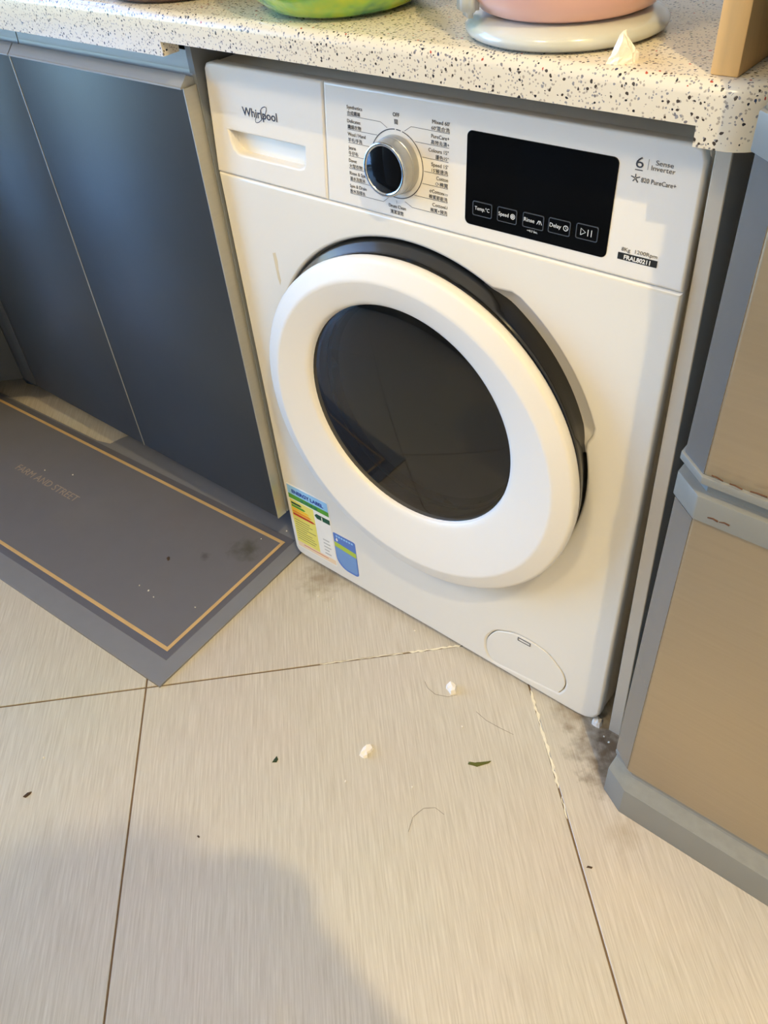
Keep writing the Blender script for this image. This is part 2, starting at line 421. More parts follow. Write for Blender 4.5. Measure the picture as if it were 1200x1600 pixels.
# chalky white grout left along two joints
def grout_line(pA, pB, n, wmin, wmax):
    bm = bmesh.new(); prev = None
    d = (pB - pA).normalized(); nr = Vector((-d.y, d.x, 0))
    for k in range(n + 1):
        p = pA.lerp(pB, k / n) + nr * random.uniform(-.0009, .0009); wd = random.uniform(wmin, wmax)
        if k in (0, n): wd = .0004
        a = bm.verts.new(p + nr * wd + Vector((0, 0, .0005))); b = bm.verts.new(p - nr * wd + Vector((0, 0, .0005)))
        if prev: bm.faces.new((prev[0], prev[1], b, a))
        prev = (a, b)
    o = link('grout_residue', me_bm(bm), M['groutw'], floor); return o
def on_joint(t, e, off): return Vector(((E1 * t + E2 * e).x, (E1 * t + E2 * e).y, 0))
pA = floor_pt(834, 1078); pB = floor_pt(872, 1232); pA2 = floor_pt(600, 1029); pB2 = floor_pt(722, 1013)
tC = TB + PITCH
def snapC(p): return Vector((*(E1 * tC + E2 * (p.xy.dot(E2))), 0))
def snapA(p): return Vector((*(E1 * (p.xy.dot(E1)) + E2 * TA), 0))
grout_line(snapC(pA), snapC(pB), 30, .0008, .0026)
grout_line(snapC(floor_pt(876, 1245)), snapC(floor_pt(884, 1280)), 8, .0005, .0012)
grout_line(snapA(floor_pt(640, 1023)), snapA(pB2), 18, .0007, .0022)
grout_line(snapA(floor_pt(500, 1041)), snapA(floor_pt(630, 1025)), 20, .0003, .0010)

struct(box('ceiling', X0 - .1, X1 + .1, Y0 - .1, Y1 + .1, ZC, ZC + .1, M['ceil']))
struct(box('wall_back', X0 - .1, X1 + .1, Y1, Y1 + .1, 0, ZC, M['wall']))
struct(box('wall_right', X1, X1 + .1, Y0, Y1, 0, ZC, M['wall']))
struct(box('wall_front', X0 - .1, X1 + .1, Y0 - .1, Y0, 0, ZC, M['wall']))
DY0, DY1, DZ = -2.05, -0.62, 2.15
WY0, WY1, WZ0, WZ1 = -.50, .48, 1.08, 2.20
wl = struct(box('wall_left', X0 - .1, X0, DY1, Y1, 0, WZ0, M['wall']))
for (a_, b_, c_, d_) in ((DY1, WY0, WZ0, ZC), (WY1, Y1, WZ0, ZC), (WY0, WY1, WZ1, ZC)): put(box('wall_section', X0 - .1, X0, a_, b_, c_, d_, M['wall']), wl)
wn = struct(plate('window_1', [rrect(WY0, WY1, WZ0, WZ1, .001, 1), rrect(WY0 + .04, WY1 - .04, WZ0 + .04, WZ1 - .04, .001, 1)], 0, .05, .002, M['alu'], sm=False))
for v in wn.data.vertices: v.co = (X0 - .03 - v.co.y, v.co.x, v.co.z)
box('window_pane', X0 - .058, X0 - .052, WY0 + .04, WY1 - .04, WZ0 + .04, WZ1 - .04, M['pane'], wn)
box('window_mullion', X0 - .07, X0 - .04, (WY0 + WY1) / 2 - .02, (WY0 + WY1) / 2 + .02, WZ0 + .04, WZ1 - .04, M['alu'], wn)
put(box('wall_section', X0 - .1, X0, Y0, DY0, 0, ZC, M['wall']), wl)
put(box('wall_section', X0 - .1, X0, DY0, DY1, DZ, ZC, M['wall']), wl)
wd = struct(plate('door_1', [rrect(DY0, DY1, 0, DZ, .001, 1), rrect(DY0 + .05, DY1 - .05, .05, DZ - .05, .001, 1)], 0, .05, .002, M['alu'], sm=False))
for v in wd.data.vertices: v.co = (X0 - .03 - v.co.y, v.co.x, v.co.z)
box('door_pane', X0 - .058, X0 - .052, DY0 + .05, DY1 - .05, .05, DZ - .05, M['pane'], wd)
box('door_stile', X0 - .07, X0 - .04, (DY0 + DY1) / 2 - .025, (DY0 + DY1) / 2 + .025, .05, DZ - .05, M['alu'], wd)
struct(box('balcony_floor', -4.2, X0 - .1, -4.5, 2.5, -.12, -.03, mat('balcony_concrete', lin(178, 180, 182), .6, noise=.08, nscale=12)))

# ceiling lamps: one small recessed spot above right of the camera, one soft round ceiling light
LAMP = Vector((1.47, -.89, ZC))
def ceiling_lamp(name, label, loc, r, power, col, size):
    t = thing(name, label, 'ceiling lamp', (loc[0], loc[1], ZC))
    o = link('trim_ring', loft_me([zcirc(loc[0], loc[1], a, z, 48) for a, z in ((r, ZC), (r, ZC - .012), (r * .82, ZC - .016), (r * .74, ZC - .006))]), M['satin'], None, True); put(o, t)
    bm = bmesh.new(); bmesh.ops.create_circle(bm, cap_ends=True, radius=r * .76, segments=40)
    for v in bm.verts: v.co += Vector((loc[0], loc[1], ZC - .008))
    o = link('lamp_lens', me_bm(bm), mat(name + '_lens', (1, .9, .75, 1), .4, emit=col, es=2.0)); put(o, t)
    ld = bpy.data.lights.new(name + '_offscreen', 'AREA'); ld.shape = 'DISK'; ld.size = size; ld.energy = power; ld.color = col[:3]
    lo = bpy.data.objects.new(name + '_offscreen', ld); COL.objects.link(lo); lo.location = (loc[0], loc[1], ZC - .02); put(lo, t)
    return t
ceiling_lamp('ceiling_spotlight', 'small round recessed warm ceiling spotlight above the fridge front', LAMP, .05, 50, (1, .76, .36, 1), .045)
ceiling_lamp('ceiling_light', 'large round warm ceiling light over the middle of the kitchen', (.35, -1.55), .22, 32, (1, .78, .44, 1), .40)

# daylight comes in through the balcony door
for (pname, ya, yb, za, zb_) in (('balcony_door_left_offscreen', DY0, DY1, 0, DZ), ('window_left_offscreen', WY0, WY1, WZ0, WZ1)):
    pl = bpy.data.lights.new(pname, 'AREA'); pl.shape = 'RECTANGLE'; pl.size = zb_ - za; pl.size_y = yb - ya; pl.cycles.is_portal = True
    po = bpy.data.objects.new(pname, pl); COL.objects.link(po)
    po.location = (X0 - .12, (ya + yb) / 2, (za + zb_) / 2); po.rotation_euler = (0, -PI / 2, 0)

# ------------------------------------------------------------------ washing machine
W, ZP, ZH = .595, .688, .8095
wm = thing('washing_machine', 'white front-loading washing machine with round smoked-glass door under the countertop', 'washing machine')
TA_ = math.atan(.007 / .1235)
PN = Vector((0, -math.cos(TA_), math.sin(TA_)))
def pan(px, py, off=0.0):
    p = UP(px, py, Vector((0, 0, ZP)) + PN * off, PN)
    t = Vector((0, math.sin(TA_), math.cos(TA_)))
    return (p.x, (p - Vector((0, 0, ZP))).dot(t))
def tilt(o):
    """control-panel pieces are drawn upright at z = 0 and leaned back with the panel"""
    for v in o.data.vertices: v.co = (v.co.x, v.co.y, v.co.z)
    o.location = (0, 0, ZP); o.rotation_euler = (-TA_, 0, 0); return o
body = box('cabinet_body', .002, W - .002, .014, .57, .022, ZH - .004, M['white'], wm, .006)
# door geometry
DC = (.3019, .4229); DG = (.2938, .4433); DB = (.293, .427)
def door_hole():
    out = []; n = 160
    for i in range(n):
        a = 360 * i / n
        r = .2365
        if 14 < a < 64:
            k = min(1, (a - 14) / 6, (64 - a) / 7); k = k * k * (3 - 2 * k); r += .0155 * k
        out.append((DB[0] + r * math.cos(math.radians(a)), DB[1] + r * math.sin(math.radians(a))))
    return out
filt_px = [(760, 1005), (763, 995), (775, 987), (790.7, 988.4), (806.7, 992), (832, 1005), (853, 1020), (868, 1037), (878.7, 1053), (882.4, 1066.7), (880, 1076), (873, 1081.5), (868, 1081), (833, 1063.5), (800, 1047.5), (776, 1035.5), (766.7, 1028), (761, 1016)]
filt = [front_pt(*q).xz for q in filt_px]
def smooth_closed(pts, k=4):
    out = []; n = len(pts)
    for i in range(n):
        p0, p1, p2, p3 = (Vector(pts[(i + d) % n]) for d in (-1, 0, 1, 2))
        for s in range(k):
            t = s / k
            out.append(.5 * ((2 * p1) + (p2 - p0) * t + (2 * p0 - 5 * p1 + 4 * p2 - p3) * t * t + (3 * p1 - p0 - 3 * p2 + p3) * t ** 3))
    return out
filt = smooth_closed(filt)
fc = sum((Vector(p) for p in filt), Vector((0, 0))) / len(filt)
def grow(pts, c, d): return [Vector(p) + (Vector(p) - c).normalized() * d for p in pts]
bl, br = front_pt(500, 879), front_pt(900, 1104)
low = [(0, .03), (.003, .022), (.009, .0175), (.02, .0155), (.3, .0115), (.5, .0065), (.56, .0055), (.575, .0075), (.587, .015), (.5945, .030), (W, .05), (W, ZP - .0008), (0, ZP - .0008)]
plate('front_panel', [low, door_hole(), grow(filt, fc, .0007)], 0, .018, .004, M['white'], wm, 3)
plate('filter_cover', [grow(filt, fc, -.0002)], .0003, .012, .0008, M['white'], wm)
sa, sb = front_pt(809, 996), front_pt(829, 1006)
plate('filter_cover_slot', [rrect(sa.x, sb.x, sa.z - .006, sa.z + .001, .0006, 2), rrect(sa.x + .0012, sb.x - .0012, sa.z - .005, sa.z - .0002, .0004, 2)], -.0004, .001, .0002, M['inkgrey'], wm)
# floor of the recess behind the door
link('door_recess', loft_me([ycirc(DB[0], DB[1], .25, .0135), ycirc(DB[0], DB[1], .236, .022), ycirc(DB[0], DB[1], .185, .024), ycirc(DB[0], DB[1], .17, .05)]), M['white'], wm, True)
arc_a = [12 + 54 * i / 40 for i in range(41)]
def hole_r(a):
    k = max(0, min(1, (a - 14) / 6, (64 - a) / 7)); return .2365 + .0155 * k * k * (3 - 2 * k)
link('grip_scoop', loft_me([[(DB[0] + (hole_r(a) + dr) * math.cos(math.radians(a)), y, DB[1] + (hole_r(a) + dr) * math.sin(math.radians(a))) for a in arc_a] for dr, y in ((.0015, .0030), (-.001, .0042), (-.006, .0070), (-.0190, .0110))], close=False), M['white'], wm, True)
for fx in (.06, .535):
    link('foot', loft_me([zcirc(fx, .06, a, z, 20) for a, z in ((.016, 0), (.018, .004), (.012, .008), (.012, .024))], cap0=True), M['dark'], wm, True)
# detergent drawer front with pocket handle
dv = pan(503, 230)[0]
hx0, hx1 = .0305, .1525
h0 = pan(350, 197)[1] - .001; h1 = pan(362, 236)[1]; h2 = pan(474, 233)[1]; h3 = pan(470, 263)[1]
hz1, hz0 = (h0 + h2) / 2, (h1 + h3) / 2 - .001
S1 = ZH - ZP
hole = [(hx0, hz1), (hx0 + .003, hz0 + .012), (hx0 + .006, hz0 + .005), (hx0 + .012, hz0 + .001), (hx0 + .018, hz0), (hx1 - .012, hz0), (hx1 - .005, hz0 + .002), (hx1 - .002, hz0 + .007), (hx1, hz1)]
PD = .187; PDL = .1815
drawer_out = [(0, .0), (PDL - .0006, .0), (PD - .0006, S1), (.014, S1), (.008, S1 - .002), (.0045, S1 - .007)]
tilt(plate('detergent_drawer', [drawer_out, hole], 0, .016, .0028, M['plastic'], wm, 3))
def shr(pts, k, dz): 
    cx = sum(p[0] for p in pts) / len(pts); cz = sum(p[1] for p in pts) / len(pts)
    return [(cx + (p[0] - cx) * k, cz + (p[1] - cz) * k + dz) for p in pts]
pk = [[(p[0], y, p[1]) for p in shr(hole, k, dz)] for k, dz, y in ((1.03, 0, .004), (.99, -.0005, .012), (.93, .0, .022))]
tilt(link('drawer_pocket', loft_me(pk, cap1=True), M['plastic'], wm))
console_out = [(PDL + .0006, 0), (W, 0), (W - .003, S1 - .012), (W - .007, S1 - .003), (W - .016, S1), (PD + .0006, S1)]
tilt(plate('control_console', [console_out], 0, .016, .0028, M['plastic'], wm, 3))
# logo
lx0, lz0 = pan(379.5, 178.5); lx1, _ = pan(433.5, 189)
lg = tilt(text_front('logo_lettering', 'Whirlpool', lx0, lz0 - .0006, .0128, M['navy'], wm, fit=lx1 - lx0, bold=.00012)); lg['label'] = 'navy maker lettering'
sw = [pan(360 + a / 9.23, 150 + b / 9.23) for a, b in ((437, 205), (450, 178), (475, 160), (500, 157), (518, 172), (520, 205), (508, 250), (485, 300), (450, 345), (415, 378), (385, 386), (366, 375), (362, 345), (372, 312))]
tilt(strip_front('logo_swoosh', sw, .0008, M['navy'], wm))
# program knob, ring and printing
kc = (.2815, pan(620, 257)[1])
kx, kz = kc
R_ = .0335
def arc(a0, a1, r, n=40): return [(kx + r * math.cos(math.radians(a0 + (a1 - a0) * i / n)), kz + r * math.sin(math.radians(a0 + (a1 - a0) * i / n))) for i in range(n + 1)]
tilt(strip_front('dial_ring', arc(-268, 76, R_, 90), .0009, M['ink'], wm)); tilt(strip_front('dial_ring', arc(79, 89, R_, 8), .0009, M['ink'], wm))
KD = .0205
kb = [[(p[0], p[1], p[2]) for p in ycirc(kx, kz, r, y, 64)] for r, y in ((.0285, -.0002), (.0285, -.003), (.0278, -.0055), (.0278, -.0075), (.0272, -.0080), (.0270, -KD + .003), (.0262, -KD + .0004))]
kn = tilt(link('program_knob', loft_me(kb), M['satin'], wm, False)); smooth_angle(kn, 30)
kr = link('knob_bezel', loft_me([ycirc(kx, kz, r, y, 64) for r, y in ((.0264, -KD + .0012), (.0266, -KD - .0002), (.0255, -KD - .0015), (.0232, -KD - .0012), (.0222, -KD + .0003))]), M['chrome'], kn, True)
bm = bmesh.new(); rings = [ycirc(kx, kz, r, y, 64) for r, y in ((.0226, -KD - .0003), (.016, -KD - .0010), (.008, -KD - .0014))]
me = loft_me(rings, cap1=True); bm.free()
kcap = link('knob_cap', me, mat('knob_cap_glass', lin(12, 13, 15), .05, noise=.2, coat=1.0), kn, True)
Lrows = [('Synthetics', '合成纖維', .0205, .0175, [(542.7, 181.1), (594.4, 189), (605.2, 199.5)]),
         ('Delicates', '纖細衣物', .0175, .0180, [(543.6, 202.1), (589.7, 210.5)]),
         ('Wool / Hand', '羊毛/手洗', .0238, .0190, [(544.5, 221.9), (579.5, 229.6)]),
         ('Jeans', '牛仔布', .0102, .0130, [(545.4, 243.3), (574.3, 248.9)]),
         ('Duvet', '大型衣物', .0107, .0180, [(546.3, 262.5), (574.3, 269.2)]),
         ('Rinse & Spin', '過水及脫水', .0230, .0212, [(547.7, 282.6), (582, 290)]),
         ('Spin & Drain', '脫水及排水', .0230, .0212, [(548, 302.8), (599.6, 313.6), (607.5, 308.4)])]
Rrows = [("Mixed 60'", "60'混合洗", .0205, .0215, [(702.9, 209), (642.5, 198), (632, 204.8)]),
         ('PureCare+', '高效去漬+', .0212, .0215, [(702, 231.5), (648.6, 221.4)]),
         ('Colours 15°', '護色15°', .0240, .0155, [(701, 253.8), (660, 245.4)]),
         ("Speed 15'", "15'極速洗", .0200, .0195, [(700, 275.6), (663, 267.4)]),
         ('Cotton', '⟳棉質', .0140, .0150, [(700, 294), (660, 288)]),
         ('℮Cotton▭', '棉質節能洗', .0220, .0230, [(699.4, 316.8), (647.8, 305.4)]),
         ('Cotton⊔', '棉質+預洗', .0185, .0210, [(698.9, 337.8), (644.3, 324.1), (632.9, 314.7)])]
for rows, al in ((Lrows, 'LEFT'), (Rrows, 'RIGHT')):
    for en, zh, we, wz, pts in rows:
        P = [pan(*q) for q in pts]
        # keep each rule level with the panel before it turns to the dial
        zl = (P[0][1] + P[1][1]) / 2; P[0] = (P[0][0], zl); P[1] = (P[1][0], zl)
        tilt(strip_front('program_rule', P, .00045, M['inkgrey'], wm))
        tilt(text_front('program_name', zh, P[0][0], zl + .0010, .0046, M['ink'], wm, fit=wz, align=al, h=.0042))
        tilt(text_front('program_name', en, P[0][0], zl + .0066, .0050, M['ink'], wm, fit=we, align=al))
tilt(strip_front('program_rule', [pan(620.1, 313), pan(620.1, 318)], .0004, M['inkgrey'], wm))
ox, oz = pan(619, 182); tilt(text_front('program_name', 'OFF', ox, oz, .0050, M['ink'], wm, fit=.0082, align='CENTER', bold=.00008))
ox, oz = pan(619, 193.5); tilt(text_front('program_name', '關', ox, oz, .0050, M['ink'], wm, align='CENTER', h=.0046))
ox, oz = pan(621, 325.5); tilt(text_front('program_name', 'Drum Clean', ox, oz, .0050, M['ink'], wm, fit=.0225, align='CENTER'))
ox, oz = pan(620.5, 334.5); tilt(text_front('program_name', '清潔滾筒', ox, oz, .0046, M['ink'], wm, fit=.0175, align='CENTER', h=.0043))
# touch display
q = [pan(*a) for a in ((731, 205), (970, 243), (947, 399), (726, 352))]
sx0, sx1 = (q[0][0] + q[3][0]) / 2, (q[1][0] + q[2][0]) / 2; sz1, sz0 = (q[0][1] + q[1][1]) / 2, (q[2][1] + q[3][1]) / 2
scr = tilt(plate('display_screen', [rrect(sx0, sx1, sz0, sz1, .0055)], -.0006, .004, .0004, M['screen'], wm))
def sub(o): o.parent = scr; return o          # display pieces share the leaned-back frame of the screen
btn = [(740, 312, 770, 342), (778.5, 322.5, 809, 350), (818, 330.5, 851, 360), (858, 339, 892.5, 369), (901, 348, 936, 377.5)]
names = ['Temp.°C', 'Speed', 'Rinse', 'Delay', '']
for i, (a, b, c, d) in enumerate(btn):
    x0 = pan(a, (b + d) / 2)[0]; x1 = pan(c, (b + d) / 2)[0]; cz = pan((a + c) / 2, (b + d) / 2)[1]
    z0, z1 = cz - .0068, cz + .0068
    key = plate('touch_key', [rrect(x0, x1, z0, z1, .0016, 3)], -.0016, .0012, .0004, M['screen'], scr)
    plate('key_outline', [rrect(x0 - .0002, x1 + .0002, z0 - .0002, z1 + .0002, .0018, 3), rrect(x0 + .0006, x1 - .0006, z0 + .0006, z1 - .0006, .0013, 3)], -.00185, .0006, .0001, mat('key_edge', lin(96, 104, 116), .3, .6, noise=.1), scr)
    cx = (x0 + x1) / 2; Y = -.0019
    if i == 0: text_front('key_text', 'Temp.°C', cx, cz - .0012, .005, M['silverink'], scr, fit=.0168, align='CENTER', y=Y)
    elif i in (1, 2, 3):
        text_front('key_text', names[i], x0 + .0014, cz - .0012, .0052, M['silverink'], scr, fit=(.0112, .0112, .0118)[i - 1], y=Y)
        ix = x1 - .0043
        if i == 2:
            for k in (-1, 0, 1): strip_front('key_icon', [(ix + k * .0008, cz + .0020), (ix + k * .0026, cz - .0016)], .0006, M['silverink'], scr, Y)
        else:
            strip_front('key_icon', [(ix + .0023 * math.cos(t * .3), cz + .0003 + .0023 * math.sin(t * .3)) for t in range(22)], .0006, M['silverink'], scr, Y)
            if i == 1: strip_front('key_icon', [(ix + .0010 * math.cos(t * .6), cz + .0003 + .0010 * math.sin(t * .6)) for t in range(11)], .0009, M['silverink'], scr, Y)
            else: strip_front('key_icon', [(ix, cz + .0018), (ix, cz + .0002), (ix + .0013, cz - .0006)], .0005, M['silverink'], scr, Y)
        if i == 2: text_front('key_text', '•=0.3 Sec.', cx - .0005, z0 - .0040, .003, M['silverink'], scr, fit=.0115, align='CENTER', y=-.0009)
    else:
        strip_front('key_icon', [(cx - .0060, cz - .003), (cx - .0060, cz + .003), (cx - .0012, cz), (cx - .0060, cz - .003)], .0006, M['silverink'], scr, Y)
        for k in (.0012, .0046): strip_front('key_icon', [(cx + k, cz - .003), (cx + k, cz + .003)], .0007, M['silverink'], scr, Y)
# right-hand print
bx0, bz = pan(965, 400.5); bx1, bz2 = pan(1027, 411.5); bz = (bz + bz2) / 2
tilt(plate('model_badge', [rrect(bx0, bx1, bz - .0031, bz + .0031, .0002, 1)], -.0004, .0008, .0001, M['p_black'], wm))
tilt(text_front('model_text', 'FRAL80211', (bx0 + bx1) / 2, bz - .0019, .0054, M['p_white'], wm, fit=.0248, align='CENTER', bold=.00014, y=-.0007))
tilt(text_front('capacity_text', '8Kg', pan(971, 392)[0], bz + .0050, .0048, M['inkgrey'], wm, fit=.0082))
tilt(text_front('capacity_text', '1200Rpm', bx1 - .0010, bz + .0050, .0048, M['inkgrey'], wm, fit=.0205, align='RIGHT'))
x6, z6 = pan(999, 262)
tilt(text_front('sense_mark', '6', x6, z6, .0125, M['ink'], wm, fit=.0068, align='CENTER'))
tilt(strip_front('sense_mark', [(x6 - .0034, z6 - .0018), (x6 + .0034, z6 - .0018)], .0008, M['ink'], wm))
xd, zd = pan(1013.5, 257); tilt(strip_front('sense_mark', [(xd, zd - .0042), (xd, zd + .0042)], .0004, M['inkgrey'], wm))
xs, zs = pan(1038, 260.5); tilt(text_front('sense_text', 'Sense', xs + .0003, zs, .0056, M['inkgrey'], wm, fit=.0152, align='CENTER'))
xs, zs = pan(1034.5, 269); tilt(text_front('sense_text', 'Inverter', xs + .0008, zs, .0056, M['inkgrey'], wm, fit=.0205, align='CENTER'))
xp, zp = pan(993, 278)
for k in range(5):
    a = math.radians(20 + 72 * k); r0 = .0042 if k % 2 == 0 else .0034
    tilt(strip_front('care_mark', [(xp + .0005 * math.cos(a), zp + .0005 * math.sin(a)), (xp + r0 * math.cos(a), zp + r0 * math.sin(a))], .0009, M['ink'], wm))
tilt(text_front('care_text', '820 PureCare+', xp + .0052, zp - .0024, .0054, M['ink'], wm, fit=.0305))
# porthole door
door = link('door_ring', loft_me([ycirc(cx, cz, r, y, 128) for cx, cz, r, y in (
    (DC[0] - .001, DC[1], .2300, -.020), (DC[0], DC[1], .2338, -.0245), (*DC, .2348, -.029), (*DC, .2340, -.0345), (*DC, .2325, -.0365), (*DC, .2305, -.0375), (*DC, .2290, -.0380), (DC[0] - .001, DC[1] + .001, .2140, -.0426),
    (DC[0] - .001, DC[1] + .001, .2120, -.0432), (DC[0] - .001, DC[1] + .001, .2095, -.0436), (DC[0] - .001, DC[1] + .001, .2070, -.0433), (DG[0] + .001, DG[1] - .002, .1640, -.0325),
    (DG[0] + .001, DG[1] - .002, .160, -.0315), (*DG, .1560, -.0298), (*DG, .1545, -.0280), (*DG, .1530, -.0220))]), M['plastic'], wm, True)
smooth_angle(door, 60)
link('door_side', loft_me([ycirc(cx, cz, r, y, 128) for cx, cz, r, y in ((DB[0], DB[1], .2345, .0215), (DB[0], DB[1], .2345, .002), (DB[0] + .003, DB[1] - .001, .2340, -.006), (DC[0] - .002, DC[1], .2330, -.014), (DC[0], DC[1], .2325, -.0245), (DC[0], DC[1], .2280, -.0255))]), M['blackgloss'], door, True)
glass = link('door_glass', loft_me([ycirc(DG[0], DG[1], r, y, 96) for r, y in [(.1538, -.0235)] + [(.1538 * t, -.0238 - .0080 * (1 - t * t)) for t in (.98, .9, .8, .7, .6, .5, .4, .3, .2, .1, .02)]], cap1=True), M['doorglass'], door, True)
link('glass_rim', loft_me([ycirc(DG[0], DG[1], r, y, 96) for r, y in ((.1536, -.0240), (.1500, -.0205), (.1475, -.0100), (.1500, .0))]), M['blackgloss'], door, True)
link('glass_bowl', loft_me([ycirc(DG[0], DG[1] - d, r, y, 96) for r, y, d in ((.147, .004, 0), (.140, .020, 0), (.130, .045, .001), (.118, .075, .003), (.100, .098, .006), (.070, .112, .01), (.03, .118, .012))], cap1=True), M['bowlglass'], door, True)
link('door_gasket', loft_me([ycirc(DG[0], DG[1], r, y, 96) for r, y in ((.172, .03), (.160, .034), (.155, .044), (.160, .055), (.172, .06), (.185, .08))]), M['gasket'], wm, True)
link('drum', loft_me([ycirc(DG[0], DG[1], r, y, 96) for r, y in ((.165, .075), (.172, .085), (.215, .10), (.232, .13), (.232, .44), (.20, .47))], cap1=True), M['drum'], wm, True)
# rust-coloured drip above the door
sp = front_pt(432, 415)
plate('drip_stain', [[(sp.x - .003, sp.z + .016), (sp.x + .0022, sp.z + .018), (sp.x + .0034, sp.z + .006), (sp.x + .0024, sp.z - .006), (sp.x + .0036, sp.z - .020), (sp.x + .001, sp.z - .027), (sp.x - .0012, sp.z - .018), (sp.x - .0022, sp.z - .004)]], -.0002, .0004, .0001, M['stain'], wm)
# energy label
eq = [front_pt(*a) for a in ((445, 751), (510, 787), (529, 886), (468, 853))]
ex0, ex1, ez0, ez1 = .0078, .1003, .0352, .1842
el = plate('energy_label', [rrect(ex0, ex1, ez0, ez1, .003, 3)], -.0004, .0008, .0001, M['p_white'], wm); el['label'] = 'striped energy label sticker'
ew, eh = ex1 - ex0, ez1 - ez0
def er(name, u0, u1, v0, v1, m, y=-.0006): return plate(name, [[(ex0 + ew * u0, ez0 + eh * v0), (ex0 + ew * u1, ez0 + eh * v0), (ex0 + ew * u1, ez0 + eh * v1), (ex0 + ew * u0, ez0 + eh * v1)]], y, .0004, .00005, m, el, 1, False)
er('label_band', .015, .985, .855, .985, M['p_sky']); er('label_band', .015, .985, .785, .855, M['p_green'])
er('label_band', .02, .6, .10, .77, M['p_yellow']); er('label_band', .02, .985, .02, .10, M['p_cream'])
text_front('label_text', 'ENERGY LABEL', ex0 + ew * .12, ez0 + eh * .885, .0115, M['p_blue'], el, fit=ew * .76, h=.0082, bold=.0004, y=-.0008)
text_front('label_text', '能源標籤', ex0 + ew * .30, ez0 + eh * .797, .0085, M['p_teal'], el, fit=ew * .42, h=.0068, y=-.0008)
for k, (c, ln) in enumerate((('p_black', .26), ('p_green', .34), ('p_amber', .42), ('p_orange', .47), ('p_red', .55))):
    v = .735 - k * .043; mm = M['p_dkgreen'] if k == 0 else M[c]
    plate('label_arrow', [[(ex0 + ew * .05, ez0 + eh * (v - .032)), (ex0 + ew * (.05 + ln * .86), ez0 + eh * (v - .032)), (ex0 + ew * (.05 + ln), ez0 + eh * (v - .016)), (ex0 + ew * (.05 + ln * .86), ez0 + eh * v), (ex0 + ew * .05, ez0 + eh * v)]], -.0008, .0004, .00005, mm, el, 1, False)
plate('label_arrow', [[(ex0 + ew * .62, ez0 + eh * .70), (ex0 + ew * .67, ez0 + eh * .665), (ex0 + ew * .985, ez0 + eh * .665), (ex0 + ew * .985, ez0 + eh * .735), (ex0 + ew * .67, ez0 + eh * .735)]], -.0008, .0004, .00005, M['p_dkgreen'], el, 1, False)
text_front('label_text', '1', ex0 + ew * .79, ez0 + eh * .672, .012, M['p_white'], el, h=.0085, bold=.0004, y=-.0011)
for k in range(9):
    v = .46 - k * .038; er('label_rule', .06, .06 + random.uniform(.25, .5), v, v + .008, M['p_txt'], -.0008)
for k in range(5):
    v = .36 - k * .055; er('label_rule', .74, .74 + random.uniform(.08, .18), v, v + .018, M['p_grey'], -.0008)
er('label_rule', .18, .80, .068, .076, M['p_red'], -.0008)
# blue water label
bq0, bq1 = .1022, .1500; bz1, bz0 = .1215, .0385
wl_out = rrect(bq0, bq1, bz0, bz1, (.026, .008, .004, .003), 8)
wlb = plate('water_label', [wl_out], -.0004, .0008, .0001, M['p_azure'], wm); wlb['label'] = 'blue water-saving sticker'
plate('label_band', [[(bq0 + .0008, .0895), (bq1 - .0008, .0850), (bq1 - .0008, .0960), (bq0 + .0008, .1005)]], -.0006, .0004, .00005, M['p_lime'], wlb, 1, False)
plate('label_band', [[(bq0 + .012, .0480), (bq0 + .02, .0430), (bq1 - .006, .0430), (bq1 - .002, .048), (bq1 - .002, .0840), (bq0 + .0014, .0885), (bq0 + .002, .062)]], -.0006, .0004, .00005, M['p_azure2'], wlb, 1, False)
for k in range(7): er_x = bq0 + .006 + k * .0055; plate('label_mark', [rrect(er_x, er_x + .0038, .1140, .1175, .0004, 1)], -.0006, .0004, .00005, M['p_sky'], wlb, 1, False)
plate('label_drop', [[(bq0 + .007, .1120), (bq0 + .0095, .1060), (bq0 + .007, .1030), (bq0 + .0045, .1060)]], -.0006, .0004, .00005, M['p_white'], wlb, 1, False)

# ------------------------------------------------------------------ countertop
ZT, ZB, ZA, YF, XR = .868, .8385, .8240, -.040, .647
cor = [(XR, .60)]
for k in range(9):
    a = -k * PI / 2 / 8
    cor.append((XR - .034 + .034 * math.cos(a), YF + .034 + .034 * math.sin(a)))
XD = -.775
outl = cor + [(.593, YF), (.3, YF), (-.002, YF), (-.3, YF), (XD, YF), (XD - .36, YF - .36), (X0, YF - .36), (X0, .60)]
def offset_in(pts, d):
    out = []; n = len(pts)
    for i in range(n):
        p0, p1, p2 = Vector(pts[i - 1]), Vector(pts[i]), Vector(pts[(i + 1) % n])
        e1 = (p1 - p0).normalized(); e2 = (p2 - p1).normalized()
        n1 = Vector((e1.y, -e1.x)); n2 = Vector((e2.y, -e2.x))     # clockwise outline: inward normal is to the right
        b = (n1 + n2); b = b / max(.2, 1 + n1.dot(n2)); out.append(p1 + b * d)
    return out
ct = thing('countertop', 'cream speckled solid-surface countertop running over the washing machine', 'countertop', (0, 0, 0))
RT = .010
rings = [[(p[0], p[1], ZB) for p in outl], [(p[0], p[1], ZT - RT) for p in outl]]
for k in range(1, 6):
    a = k / 5 * PI / 2
    rings.append([(p[0], p[1], ZT - RT + RT * math.sin(a)) for p in offset_in(outl, RT * (1 - math.cos(a)))])
slab = link('worktop', loft_me(rings, cap0=True, cap1=True), M['terrazzo'], ct); smooth_angle(slab, 50)
